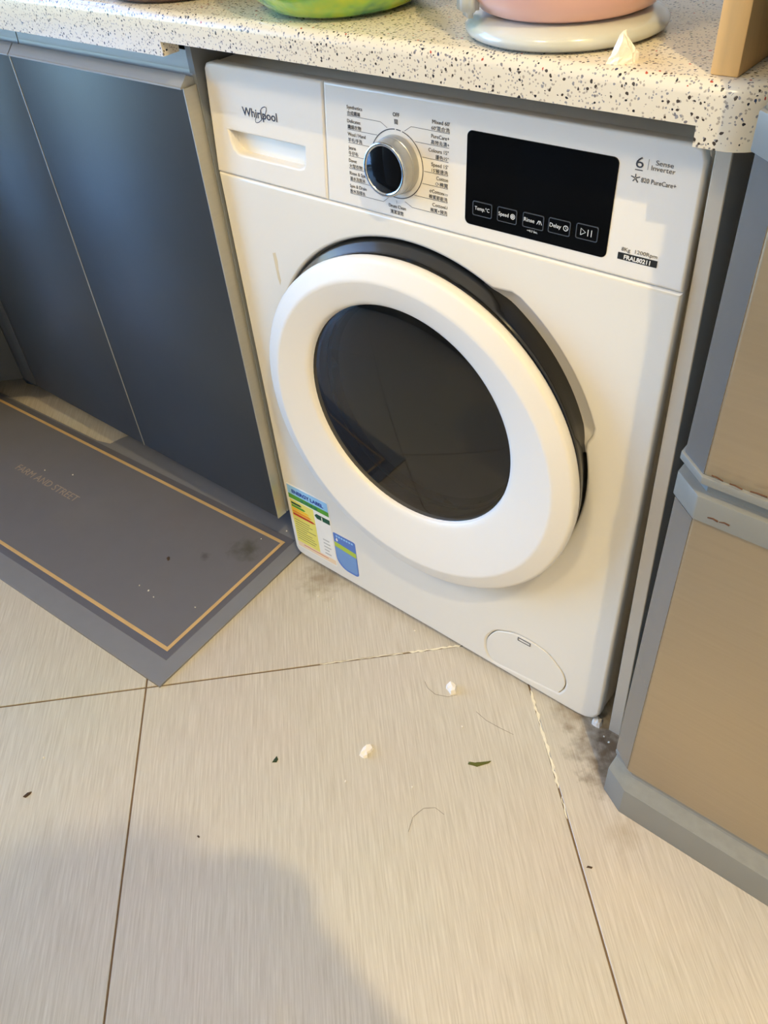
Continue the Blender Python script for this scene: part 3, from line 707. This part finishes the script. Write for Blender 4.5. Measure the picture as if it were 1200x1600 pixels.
def apron(pts):
    inn = []
    n = len(pts)
    for i, p in enumerate(pts):
        p0 = Vector(pts[max(0, i - 1)]); p2 = Vector(pts[min(n - 1, i + 1)]); e = (p2 - p0).normalized()
        inn.append(Vector(p) + Vector((e.y, -e.x)) * .023)
    ring = [tuple(p) for p in pts] + [tuple(p) for p in inn[::-1]]
    o = link('edge_apron', prism_me(ring, ZA, ZB), M['terrazzo'], ct); smooth_angle(o, 50)
apron([(XR, .30), (XR, .15)] + cor[1:] + [(.595, YF)])
apron([(-.002, YF), (-.3, YF), (XD, YF), (XD - .36, YF - .36)])

# ------------------------------------------------------------------ base cabinets
def cabinet(label, x0, x1, side=False):
    t = thing('base_cabinet', label, 'cabinet', ((x0 + x1) / 2, 0, 0))
    box('carcass', x0 + .002, x1 - .002, .001, .585, .112, .80, M['carcass'], t)
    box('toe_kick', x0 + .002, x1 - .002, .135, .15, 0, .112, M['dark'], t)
    if side: box('side_panel', -.013, -.0035, -.0005, .585, .112, ZB - .001, M['carcass'], t)
    d = box('door', x0 + .0012, x1 - .0012 - (.001 if side else 0), -.0200, -.0004, .110, .7845, M['door'], t, .0012)
    # folded aluminium grip along the top of the door
    prof = [(-.0200, .7845), (-.0214, .7845), (-.0218, .7868), (-.0205, .7874), (-.0112, .7962), (-.0098, .7975), (-.0084, .7962), (-.0010, .7930), (.0000, .8000), (.0010, .8200), (.0030, .8200), (.0030, .7845)]
    xr = x1 - .0012 - (.003 if side else 0)
    bm = bmesh.new(); A = [bm.verts.new((x0 + .0012, p[0], p[1])) for p in prof]; B = [bm.verts.new((xr, p[0], p[1])) for p in prof]
    n = len(prof)
    for i in range(n): bm.faces.new((A[i], A[(i + 1) % n], B[(i + 1) % n], B[i]))
    bm.faces.new(A[::-1]); bm.faces.new(B)
    g = link('grip_rail', me_bm(bm), M['alur']); put(g, t); g.parent = d; g.matrix_parent_inverse = Matrix.Translation(t.location).inverted() @ Matrix.Identity(4)
    g.matrix_parent_inverse = Matrix.Identity(4)
    for v in g.data.vertices: pass
    xe = x1 - .0012 - (.001 if side else 0)
    e = link('edge_trim', box_me(xe - .0004, xe + .0016, -.0204, -.0004, .1085, .786, .0005, 1), M['alu']); e.parent = d
    return t, d
# doors are parented to an empty at (mid, 0, 0): the door keeps world coordinates through its parent inverse, so its own children need none
cabinet('dark slate base cabinet standing beside the washing machine', -.3675, -.0050, True)
cabinet('dark slate base cabinet between the corner unit and the cabinet beside the washer', -.7305, -.3675)
tc_ = thing('corner_cabinet', 'dark slate diagonal corner cabinet at the end of the mat', 'cabinet', (-.95, -.15, 0))
cpl = [(-.7335, .0), (-.7335, .585), (X0 + .002, .585), (X0 + .002, -.38), (-1.145, -.38), (-.7845, -.0)]
prism('carcass', cpl, .112, .80, M['carcass'], tc_)
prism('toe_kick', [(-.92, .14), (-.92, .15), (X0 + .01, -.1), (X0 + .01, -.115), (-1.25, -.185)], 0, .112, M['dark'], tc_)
box('filler_strip', -.7840, -.7320, -.020, -.0004, .110, .7845, M['door'], tc_, .001)
prism('door', [(-.7850, -.0200), (-1.135, -.370), (-1.149, -.356), (-.799, -.006)], .110, .7845, M['door'], tc_, .001)
# crumpled dark scrap below the corner
def crumple(name, label, cat, c, sx, sy, sz, m, seed, group=None, sub_=2, amp=.35):
    random.seed(seed)
    bm = bmesh.new(); bmesh.ops.create_icosphere(bm, subdivisions=sub_, radius=1)
    for v in bm.verts:
        k = 1 + random.uniform(-amp, amp); v.co = Vector((v.co.x * sx * k, v.co.y * sy * k, v.co.z * sz * k))
    zmin = min(v.co.z for v in bm.verts)
    for v in bm.verts: v.co.z -= zmin
    me = me_bm(bm); o = link(name, me, m); o.location = c
    return tag(o, label, cat, group)
crumple('plastic_scrap', 'crumpled dark blue plastic scrap tucked under the cabinet corner', 'plastic scrap', floor_pt(57, 618) + Vector((-.02, .035, 0)), .045, .03, .035, M['rag'], 5)

# added cabinet run, out of view: darkens reflections and blocks some balcony-door daylight
oc = thing('added_opposite_counter', 'added unseen dark slate cabinet run with pale worktop, darkening reflections and blocking daylight', 'counter', (-.3, -1.75, 0))
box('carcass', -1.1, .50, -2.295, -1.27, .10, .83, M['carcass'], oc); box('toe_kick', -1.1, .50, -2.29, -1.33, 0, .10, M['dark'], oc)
for q in range(4): box('door', -1.098 + q * .4, -.702 + q * .4, -1.27, -1.25, .105, .80, M['door'], oc, .001)
box('worktop', -1.11, .51, -2.295, -1.23, .83, .868, M['terrazzo'], oc, .004)

# end panel that carries the counter beside the fridge, leaning a little
bm = bmesh.new(); bmesh.ops.create_cube(bm, size=1)
for v in bm.verts:
    top = v.co.z > 0; rgt = v.co.x > 0
    x = (.6100 if rgt else .5965) if top else (.6272 if rgt else .6100)
    v.co = Vector((x, .58 if v.co.y > 0 else .006, ZB - .001 if top else 0))
bmesh.ops.bevel(bm, geom=bm.edges[:], offset=.0008, segments=1, affect='EDGES')
ep = link('end_panel', me_bm(bm), M['panelgrey']); tag(ep, 'thin upright grey end panel between the washing machine and the fridge', 'panel')

# ------------------------------------------------------------------ fridge
FX0, FX1 = .651, 1.21
fr = thing('fridge', 'silver bottom-freezer fridge with chamfered door edge beside the counter end', 'fridge', (.93, .2, 0))
def fplan(d=0.0, back=-.035, sl=.0): return [(FX0 - d, back), (FX0 - d, -.079 - d * .5), (.677 - d * .4, -.0995 - d), (FX1, -.107 - d), (FX1, back)]
prism('cabinet', [(FX0 + .004, .53), (FX0 + .004, -.033), (FX1 - .004, -.033), (FX1 - .004, .53)], .03, 1.62, M['fridgeside'], fr, .003)
ldoor = prism('lower_door', fplan(), .1085, .5420, M['fridge'], fr, .0015)
def edge_strip(dr, z0, z1, m):
    a = Vector((FX0, -.079)); b = Vector((.677, -.0995)); nn = Vector((b.y - a.y, -(b.x - a.x))).normalized()
    a2 = a + (b - a) * .04; b2 = a + (b - a) * .96
    o = link('edge_strip', prism_me([tuple(a2 + nn * .0007), tuple(b2 + nn * .0007), tuple(b2 - nn * .001), tuple(a2 - nn * .001)], z0, z1), m); o.parent = dr; return o
edge_strip(ldoor, .111, .5400, M['fridgeedge'])
cap = prism('door_cap', fplan(.0022), .5420, .5690, M['fridgegrey'], fr, .0015)
prism('door_gap', [(FX0 + .004, -.035), (FX0 + .004, -.072), (.680, -.0925), (FX1, -.0990), (FX1, -.035)], .5690, .5840, M['fridgegrey'], fr)
prism('upper_door_lip', fplan(.0030), .5830, .5910, M['fridgegrey'], fr, .001)
udoor = prism('upper_door', fplan(), .5910, .8420, M['fridge'], fr, .0015)
edge_strip(udoor, .5915, .8415, M['fridgeedge'])
prism('upper_trim', fplan(.0030), .8420, .8680, M['fridgegrey'], fr, .0015)
tdoor = prism('top_door', fplan(), .8680, 1.60, M['fridge'], fr, .0015)
# rust on the lip and below the cap
for k, (a, b) in enumerate((((1112, 743), (1130, 752)), ((1140, 756), (1160, 765)), ((1172, 768), (1199, 777)))):
    pA, pB = front_pt(*a, -.1035), front_pt(*b, -.1035)
    o = link('rust_line', tube_me([pA, pA.lerp(pB, .4) + Vector((0, 0, .0006)), pB], .0006), M['rust']); put(o, fr)
for a, b in (((1106, 808), (1122, 815)), ((1124, 815), (1140, 821))):
    pA, pB = front_pt(*a, -.1012), front_pt(*b, -.1018)
    o = link('rust_line', tube_me([pA, pA.lerp(pB, .5) + Vector((0, 0, .001)), pB], .0011), M['rust']); put(o, fr)
# plinth: upright foot with a sloped ledge, pale partly from scuffs, partly from light painted in
def ring_at(z, d): return [(p[0], p[1], z) for p in [(FX0 - .004 + d, .40), (FX0 - .004 + d, -.0795 + d * .55), (.6780 + d * .6, -.0972 + d), (FX1, -.1055 + d), (FX1, .40)]]
prism('plinth', [p[:2] for p in ring_at(0, 0)], 0, .0560, M['fridgegrey'], fr, .0008)
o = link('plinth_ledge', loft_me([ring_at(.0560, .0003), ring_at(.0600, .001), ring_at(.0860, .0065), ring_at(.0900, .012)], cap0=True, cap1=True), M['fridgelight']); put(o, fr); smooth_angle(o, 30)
o = link('door_sill', loft_me([ring_at(.0930, .010), ring_at(.0935, .0045), ring_at(.1010, .0035), ring_at(.1030, .006)], cap0=True, cap1=True), M['fridgegrey']); put(o, fr)
prism('sill_gap', [p[:2] for p in ring_at(0, .014)], .089, .110, M['dark'], fr)

# ------------------------------------------------------------------ floor mat
mc = floor_pt(250, 1075, 0); uL = (floor_pt(0, 905, 0) - mc); uL.z = 0; uL.normalize(); vB = Vector((uL.y, -uL.x, 0))
def MP(u, v, z=0.0): return mc + uL * u + vB * v + Vector((0, 0, z))
mt = thing('kitchen_mat', 'slate grey kitchen floor mat with gold border line in front of the cabinets', 'mat', (mc.x, mc.y, 0))
ML = 1.00
def matpoly(name, outs, z, th, m):
    me = plate_me(outs, th, min(.0006, th * .3), 1)
    for v in me.vertices:
        u, d, vv = v.co; p = MP(u, vv, z - d); v.co = p
    o = link(name, me, m); put(o, mt); return o
notch = [(0, 0), (0, .445), (.50, .445), (.545, .430), (.560, .400), (.566, .374), (.600, .3665), (ML, .3665), (ML, 0)]
matpoly('mat_base', [notch], .0042, .0042, M['matborder'])
matpoly('inner_band', [[(.0285, .041), (.0285, .3625), (ML, .3625), (ML, .041)]], .0045, .0010, M['matband'])
matpoly('mat_field', [[(.046, .060), (.046, .343), (ML - .001, .343), (ML - .001, .060)]], .0048, .0010, M['matfield'])
matpoly('gold_line', [[(.0405, .0545), (.0405, .349), (ML, .349), (ML, .3425), (.0468, .3425), (.0468, .0610), (ML, .0610), (ML, .0545)]], .0051, .0010, M['gold'])
t0, t1 = floor_pt(23, 732, .005), floor_pt(117, 783, .005)
me = text_me('FARM AND STREET', .024, (t1 - t0).length, 'LEFT', .0165)
for v in me.vertices:
    p = t0 + (-uL) * v.co.x + vB * v.co.y; v.co = (p.x, p.y, .00492 + v.co.z)
put(link('mat_lettering', me, M['matprint']), mt)

# ------------------------------------------------------------------ things on the countertop
cd = lambda p: Vector((p.x - CC.x, p.y - CC.y)).normalized()
# green bowl
g0 = U(541, 30, 2, ZT); d = cd(g0); gb = g0.xy + d * .066
gt = thing('green_bowl', 'lime green mottled glass bowl standing near the counter edge', 'bowl', (gb.x, gb.y, ZT))
prof = [(.050, .000), (.066, .001), (.076, .005), (.090, .016), (.102, .032), (.110, .055), (.113, .080), (.110, .081), (.106, .056), (.098, .034), (.086, .019), (.060, .008)]
o = link('bowl_wall', loft_me([zcirc(gb.x, gb.y, r, ZT + z, 72) for r, z in prof], cap0=True, cap1=True), M['green'], None, True); put(o, gt)
o = link('bowl_rim', loft_me([zcirc(gb.x, gb.y, r, ZT + z, 72) for r, z in ((.1135, .0785), (.1150, .0815), (.1130, .0840), (.1085, .0835), (.1085, .0800))]), M['green'], None, True); put(o, gt)
# pink pot on pale grey base
p0 = U(880, 86, 2, ZT); d = cd(p0); pb = p0.xy + d * .080
pt_ = thing('pink_pot', 'pink rounded pot on a pale grey plastic base plate', 'pot', (pb.x, pb.y, ZT))
o = link('base_plate', loft_me([zcirc(pb.x, pb.y, r, ZT + z, 80) for r, z in ((.070, 0), (.078, .001), (.0835, .004), (.0845, .008), (.080, .013), (.070, .017), (.05, .018))], cap0=True, cap1=True), M['palegrey'], None, True); put(o, pt_)
o = link('pot_body', loft_me([zcirc(pb.x, pb.y, r, ZT + z, 80) for r, z in ((.05, .0175), (.064, .0178), (.072, .021), (.082, .032), (.092, .052), (.098, .08), (.099, .11), (.094, .13), (.090, .131), (.094, .11), (.088, .05), (.06, .03))], cap0=True, cap1=True), M['pink'], None, True); put(o, pt_)
la = math.atan2(d.y, d.x) + math.radians(180 - 66)
lp = Vector((pb.x + .086 * math.cos(la), pb.y + .086 * math.sin(la), ZT + .034))
bm = bmesh.new(); bmesh.ops.create_cube(bm, size=1)
for v in bm.verts: v.co = Vector((v.co.x * .014, v.co.y * .026, v.co.z * .030))
bmesh.ops.bevel(bm, geom=bm.edges[:], offset=.005, segments=3, affect='EDGES')
me = me_bm(bm); me.transform(Matrix.Translation(lp) @ Matrix.Rotation(la, 4, 'Z'))
o = link('side_latch', me, M['palegrey'], None, True); put(o, pt_)
# brown dish
b0 = U(330, 6.5, 2, ZT); d = cd(b0); bb = b0.xy + d * .085 + Vector((-.035, -.0))
bt = thing('brown_dish', 'dark brown enamel dish with a rolled rim on the counter left of the green bowl', 'dish', (bb.x, bb.y, ZT))
o = link('dish_body', loft_me([zcirc(bb.x, bb.y, r, ZT + z, 72) for r, z in ((.07, 0), (.083, .001), (.090, .006), (.102, .030), (.105, .040), (.100, .040), (.088, .010), (.05, .006))], cap0=True, cap1=True), M['pan'], None, True); put(o, bt)
o = link('dish_rim', loft_me([zcirc(bb.x, bb.y, r, ZT + z, 72) for r, z in ((.104, .037), (.109, .040), (.107, .044), (.101, .043), (.100, .039))]), M['pan'], None, True); put(o, bt)
# white foam chunk on the edge
f0 = U(965, 99, 2, ZT)
random.seed(3)
bm = bmesh.new()
base = [(-.0125, -.004), (-.005, -.008), (.0065, -.0075), (.0125, -.001), (.008, .009), (-.008, .008)]
lo = [bm.verts.new((x, y, 0)) for x, y in base]; mi = [bm.verts.new((x * .8 + .0005, y * .8, .007 + random.uniform(-.003, .003))) for x, y in base]
hi = [bm.verts.new((x * .28 - .0005, y * .4, 0.0165 + random.uniform(-.003, .004))) for x, y in base]
for A, B in ((lo, mi), (mi, hi)):
    for i in range(6): bm.faces.new((A[i], A[(i + 1) % 6], B[(i + 1) % 6], B[i]))
bm.faces.new(lo[::-1]); bm.faces.new(hi)
bmesh.ops.subdivide_edges(bm, edges=bm.edges[:], cuts=2, use_grid_fill=True)
for v in bm.verts:
    if v.co.z > .001: v.co += Vector([random.uniform(-.0008, .0008) for _ in range(3)])
fo = link('foam_chunk', me_bm(bm), M['foam']); fo.location = (f0.x, f0.y + .006, ZT - .0003); fo.rotation_euler[2] = math.radians(38)
tag(fo, 'pointed white foam chunk on the counter edge before the pink pot', 'foam chunk')
# upright wooden board
w0 = U(1108, 117, 2, ZT); w1 = U(1155, 121, 2, ZT)
wb = link('wooden_board', box_me(w0.x, w1.x, w0.y, w0.y + .24, ZT, ZT + .42, .0015, 2), M['wood']); smooth_angle(wb, 40)
tag(wb, 'raw wooden board standing upright on the counter corner', 'board')

# ------------------------------------------------------------------ litter on the floor
def flake(name, label, cat, px, py, outline, h, m, rot, seed, group=None, z=0.0, curl=0.0):
    random.seed(seed); c = floor_pt(px, py, z)
    bm = bmesh.new(); n = len(outline)
    def zz(x, y): return curl * (x * x + y * y) * 60 + 0.0
    lo = [bm.verts.new((x, y, zz(x, y))) for x, y in outline]
    hi = [bm.verts.new((x * .82 + random.uniform(-.0006, .0006), y * .82, zz(x, y) + h * random.uniform(.7, 1.2))) for x, y in outline]
    top = bm.verts.new((0, 0, h * 1.25)); bot = bm.verts.new((0, 0, 0))
    for i in range(n):
        j = (i + 1) % n
        bm.faces.new((lo[i], lo[j], hi[j], hi[i])); bm.faces.new((hi[i], hi[j], top)); bm.faces.new((lo[j], lo[i], bot))
    o = link(name, me_bm(bm), m); o.location = (c.x, c.y, z); o.rotation_euler[2] = math.radians(rot)
    return tag(o, label, cat, group)
star = lambda n, r, s: (random.seed(s), [(r * random.uniform(.6, 1.1) * math.cos(2 * PI * i / n), r * random.uniform(.6, 1.1) * math.sin(2 * PI * i / n)) for i in range(n)])[1]
flake('paper_scrap', 'white crumpled paper scrap just in front of the washer filter cover', 'paper scrap', 706, 1076, star(9, .0105, 4), .007, M['foam'], 20, 1, 'white scraps on the floor tiles')
flake('paper_scrap', 'white curved scrap lying alone in the middle of the tile', 'paper scrap', 572, 1174, [(-.010, -.006), (-.004, -.011), (.002, -.010), (.001, -.005), (.007, -.002), (.011, .004), (.008, .011), (.001, .009), (-.006, .004)], .005, M['foam'], 40, 2, 'white scraps on the floor tiles')
flake('paper_scrap', 'small white scrap in the grime at the foot of the end panel', 'paper scrap', 933, 1130, star(10, .0098, 8), .009, M['foam'], 0, 3, 'white scraps on the floor tiles')
flake('leaf_scrap', 'torn olive green leaf strip on the floor tile', 'leaf', 750, 1194, [(-.017, -.002), (-.010, -.003), (-.004, -.0045), (.004, -.001), (.012, .002), (.016, .006), (.010, .005), (.003, .0035), (-.005, .0025), (-.010, .001), (-.016, .002)], .0012, M['leaf'], 32, 4, None, 0, .05)
flake('leaf_bit', 'tiny dark green leaf bit between the mat and the white scrap', 'leaf', 430, 1188, [(-.004, -.004), (.003, -.003), (.004, .002), (.001, .007), (-.002, .002)], .001, mat('dark_leaf', lin(44, 62, 30), .6, noise=.2), 30, 5)
flake('brown_bit', 'dark curled brown bit on the tile below the mat corner', 'debris', 42, 1242, [(-.003, -.005), (.002, -.004), (.004, .003), (.003, .007), (-.001, .003)], .0015, M['bit'], 10, 6)
flake('brown_bit', 'tiny dark brown bit on the tile close to the fridge plinth', 'debris', 921, 1355, [(-.004, -.0012), (.003, -.0015), (.004, .001), (-.002, .0015)], .001, M['bit'], 25, 7)
flake('brown_bit', 'dark brown bit lying on the mat field', 'debris', 263, 873, [(-.002, -.005), (.002, -.004), (.0035, .003), (.001, .006), (-.003, .003)], .0015, M['bit'], 60, 8, None, .0049)
flake('brown_bit', 'tiny dark bit at the edge of the round shadow on the tile', 'debris', 310, 1307, [(-.002, -.001), (.002, -.0012), (.0022, .001), (-.0016, .0012)], .001, M['bit'], 0, 9)
k = 0
CR_ = [('in the little cluster on the near half of the mat', ((232, 923), (240, 933), (218, 915)), .0049, 'crumb cluster on the mat'),
       ('on the mat by the gold line next to the near corner', ((305, 949),), .0049, None), ('above the faded lettering of the mat', ((114, 742), (70, 735)), .0049, 'crumbs above the mat lettering'),
       ('just inside the gold corner beside the dark mat stain', ((408, 842),), .0049, None), ('on the mat border under the cabinet door corner', ((448, 830),), .0049, None),
       ('on the tile between mat edge and washer foot', ((512, 949), (520, 936), (497, 932)), 0, 'crumbs between mat and washer'), ('right before the washer where the white grout line starts', ((648, 986),), 0, None),
       ('between the crumpled paper scrap and the leaf strip', ((722, 1136),), 0, None), ('below the curved white scrap', ((540, 1221),), 0, None), ('halfway below the curved scrap and the leaf strip', ((644, 1230),), 0, None),
       ('on the tile near the curled brown bit', ((68, 1184),), 0, None), ('in the grime between the end panel and the fridge plinth', ((944, 1151), (951, 1160)), 0, 'crumbs in the corner grime')]
for lb, spots, z_, grp in CR_:
    for px, py in spots:
        k += 1; flake('crumb', 'tiny white crumb ' + lb, 'crumb', px, py, star(6, .0020 if k in (1, 5) else .0016, 40 + k), .0014, M['crumb'], 0, 50 + k, grp, z_)
for i, pts in enumerate(([(638, 1300), (645, 1277), (662, 1263), (680, 1262), (694, 1273)], [(664, 1065), (668, 1075), (680, 1085), (700, 1089), (714, 1086)], [(744, 1112), (760, 1126), (780, 1137), (802, 1148)])):
    P = [floor_pt(*q) + Vector((0, 0, .0004)) for q in pts]
    o = link('loose_hair', tube_me(P, .00018, 4), M['hair'])
    tag(o, ('thin curved hair lying below the leaf strip', 'thin curved hair around the paper scrap before the filter cover', 'thin hair lying between the paper scrap and the leaf strip')[i], 'hair')

# ------------------------------------------------------------------ the person taking the picture (behind the camera; shades the floor)
UPV = -down
PF = Vector((fwd.x, fwd.y, 0)).normalized(); PR = Vector((PF.y, -PF.x, 0)); PC = Vector((1.10, -.979, 0))
def PB(a, b, z): return PC + PR * a + PF * b + Vector((0, 0, z))
PH = CC - UPV * .058 - fwd * .010
ph = thing('phone', 'dark smartphone held in both hands behind the picture', 'phone', tuple(PH))
rotm = Matrix((right, UPV, -fwd)).transposed().to_4x4()
def phone_part(name, sx, sy, sz, off, m, bev):
    me = plate_me([rrect(-sx / 2, sx / 2, -sy / 2, sy / 2, .014, 6)], sz, bev, 2)
    me.transform(rotm @ Matrix(((1, 0, 0, off[0]), (0, 0, 1, off[1]), (0, -1, 0, off[2] + sz / 2), (0, 0, 0, 1)))); o = link(name, me, m, ph); smooth_angle(o, 40); return o
phone_part('case', .074, .150, .008, (0, 0, 0), M['blackgloss'], .002)
phone_part('screen', .068, .142, .001, (0, 0, .0043), M['screen'], .0004)
V = []; Ed = []; Rd = []
def jn(p, r, prev=None):
    V.append(tuple(p)); Rd.append(r if hasattr(r, '__len__') else (r, r)); i = len(V) - 1
    if prev is not None: Ed.append((prev, i))
    return i
pel = jn(PB(0, 0, .86), (.14, .105)); bel = jn(PB(0, .03, 1.00), (.13, .10), pel); che = jn(PB(0, .07, 1.15), (.14, .105), bel)
nb = jn(PB(0, .11, 1.27), (.075, .065), che); nk = jn(PB(.020, .135, 1.33), .05, nb)
h1 = jn(PB(.036, .178, 1.375), (.068, .075), nk); h2 = jn(PB(.044, .190, 1.445), (.080, .092), h1); h3 = jn(PB(.044, .185, 1.515), (.058, .066), h2)
arm_i = {}
for s in (-1, 1):
    hp = jn(PB(s * .085, 0, .80), .085, pel); kn_ = jn(PB(s * .10, .02, .45), .056, hp); an = jn(PB(s * .105, -.02, .085), .04, kn_); jn(PB(s * .125, .12, .035), .034, an)
    sh = jn(PB(s * .165, .08, 1.22), .062, che); el_ = jn(PB(s * (.30 if s < 0 else .20), .17, 1.03), .050, sh)
    palm = PH + right * (s * (.051 if s > 0 else .052)) + UPV * (.012 if s > 0 else -.030) - fwd * .012
    wr = palm - UPV * .035 + PB(s * .30, .17, 1.03).__sub__(palm).normalized() * .06
    wi = jn(wr, .027 if s < 0 else .036, el_); pi_ = jn(palm, (.020, .016), wi)
    # four fingers curl round the back of the phone, the thumb rests on the screen side
    for q, (lv, ln) in enumerate(((.034, .9), (.014, 1.0), (-.006, .95), (-.026, .75))):
        a = palm + UPV * lv + right * (s * .004) + fwd * .006; b = palm + UPV * (lv + .004) + right * (s * -.006) + fwd * .026; c = palm + UPV * (lv + .006) + right * (s * (-.006 - .026 * ln)) + fwd * .026
        ia = jn(a, .0085, pi_); ib = jn(b, .0080, ia); jn(c, .0065, ib)
    t1_ = palm - fwd * .014 + UPV * .008 - right * (s * .004); t2_ = palm - fwd * .012 + UPV * .030 - right * (s * .020)
    it = jn(t1_, .011, pi_); jn(t2_, .0085, it)
me = bpy.data.meshes.new('person'); me.from_pydata(V, Ed, []); tmp = bpy.data.objects.new('person_tmp', me); COL.objects.link(tmp)
sk_ = tmp.modifiers.new('skin', 'SKIN'); sk_.use_smooth_shade = True
sb_ = tmp.modifiers.new('sub', 'SUBSURF'); sb_.levels = 3; sb_.render_levels = 3
if not me.skin_vertices: me.attributes
for i, v in enumerate(tmp.data.skin_vertices[0].data):
    v.radius = Rd[i]; v.use_root = (i == pel)
bpy.context.view_layer.update()
dg = bpy.context.evaluated_depsgraph_get()
pme = bpy.data.meshes.new_from_object(tmp.evaluated_get(dg)); bpy.data.objects.remove(tmp)
skin = mat('skin', lin(206, 160, 134), .5, noise=.05, nscale=30); shirt = mat('navy_shirt', lin(40, 48, 66), .8, noise=.08, nscale=60); trou = mat('dark_trousers', lin(44, 44, 50), .85, noise=.08, nscale=60); shoe = mat('rubber_slippers', lin(60, 58, 56), .6, noise=.1)
pme.materials.clear()
for m_ in (skin, shirt, trou, shoe): pme.materials.append(m_)
for p in pme.polygons:
    c = p.center; loc = c - PC; a = loc.dot(PR); b = loc.dot(PF)
    if c.z < .07: p.material_index = 3
    elif c.z < .88 and b < .30: p.material_index = 2
    elif c.z < 1.30 and b < .24: p.material_index = 1
    else: p.material_index = 0
    p.use_smooth = True
per = bpy.data.objects.new('person', pme); COL.objects.link(per)
tag(per, 'person in navy shirt and dark trousers leaning over a phone held in both hands', 'person')
hc = PB(0, .150, 1.565)
hm = Matrix((PR, PF, Vector((0, 0, 1)))).transposed()
def lump(name, c, rx, ry, rz, m, cut=None):
    bm = bmesh.new(); bmesh.ops.create_icosphere(bm, subdivisions=3, radius=1)
    if cut:
        bmesh.ops.delete(bm, geom=[v for v in bm.verts if not cut(v.co)], context='VERTS')
    for v in bm.verts: v.co = hm @ Vector((v.co.x * rx, v.co.y * ry, v.co.z * rz)) + c
    o = link(name, me_bm(bm), m, per, True); return o
lump('hair', PB(.044, .170, 1.48), .088, .100, .090, mat('black_hair', lin(24, 22, 22), .5, noise=.2, nscale=90), lambda v: v.z > -.1 + max(0, v.y) * .75 or v.y < -.25)
for s in (-1, 1):
    lump('ear', PB(.044 + s * .083, .185, 1.44), .010, .018, .028, skin)
    lump('eye', PB(.044 + s * .030, .267, 1.45), .012, .008, .008, M['p_white'])
    lump('pupil', PB(.044 + s * .030, .2735, 1.447), .0045, .003, .0045, M['p_black'])
    lump('eyebrow', PB(.044 + s * .030, .270, 1.466), .015, .004, .0025, M['p_black'])
lump('nose', PB(.044, .283, 1.425), .012, .016, .020, skin); lump('mouth', PB(.044, .261, 1.385), .022, .008, .006, mat('lips', lin(176, 104, 96), .5, noise=.05))
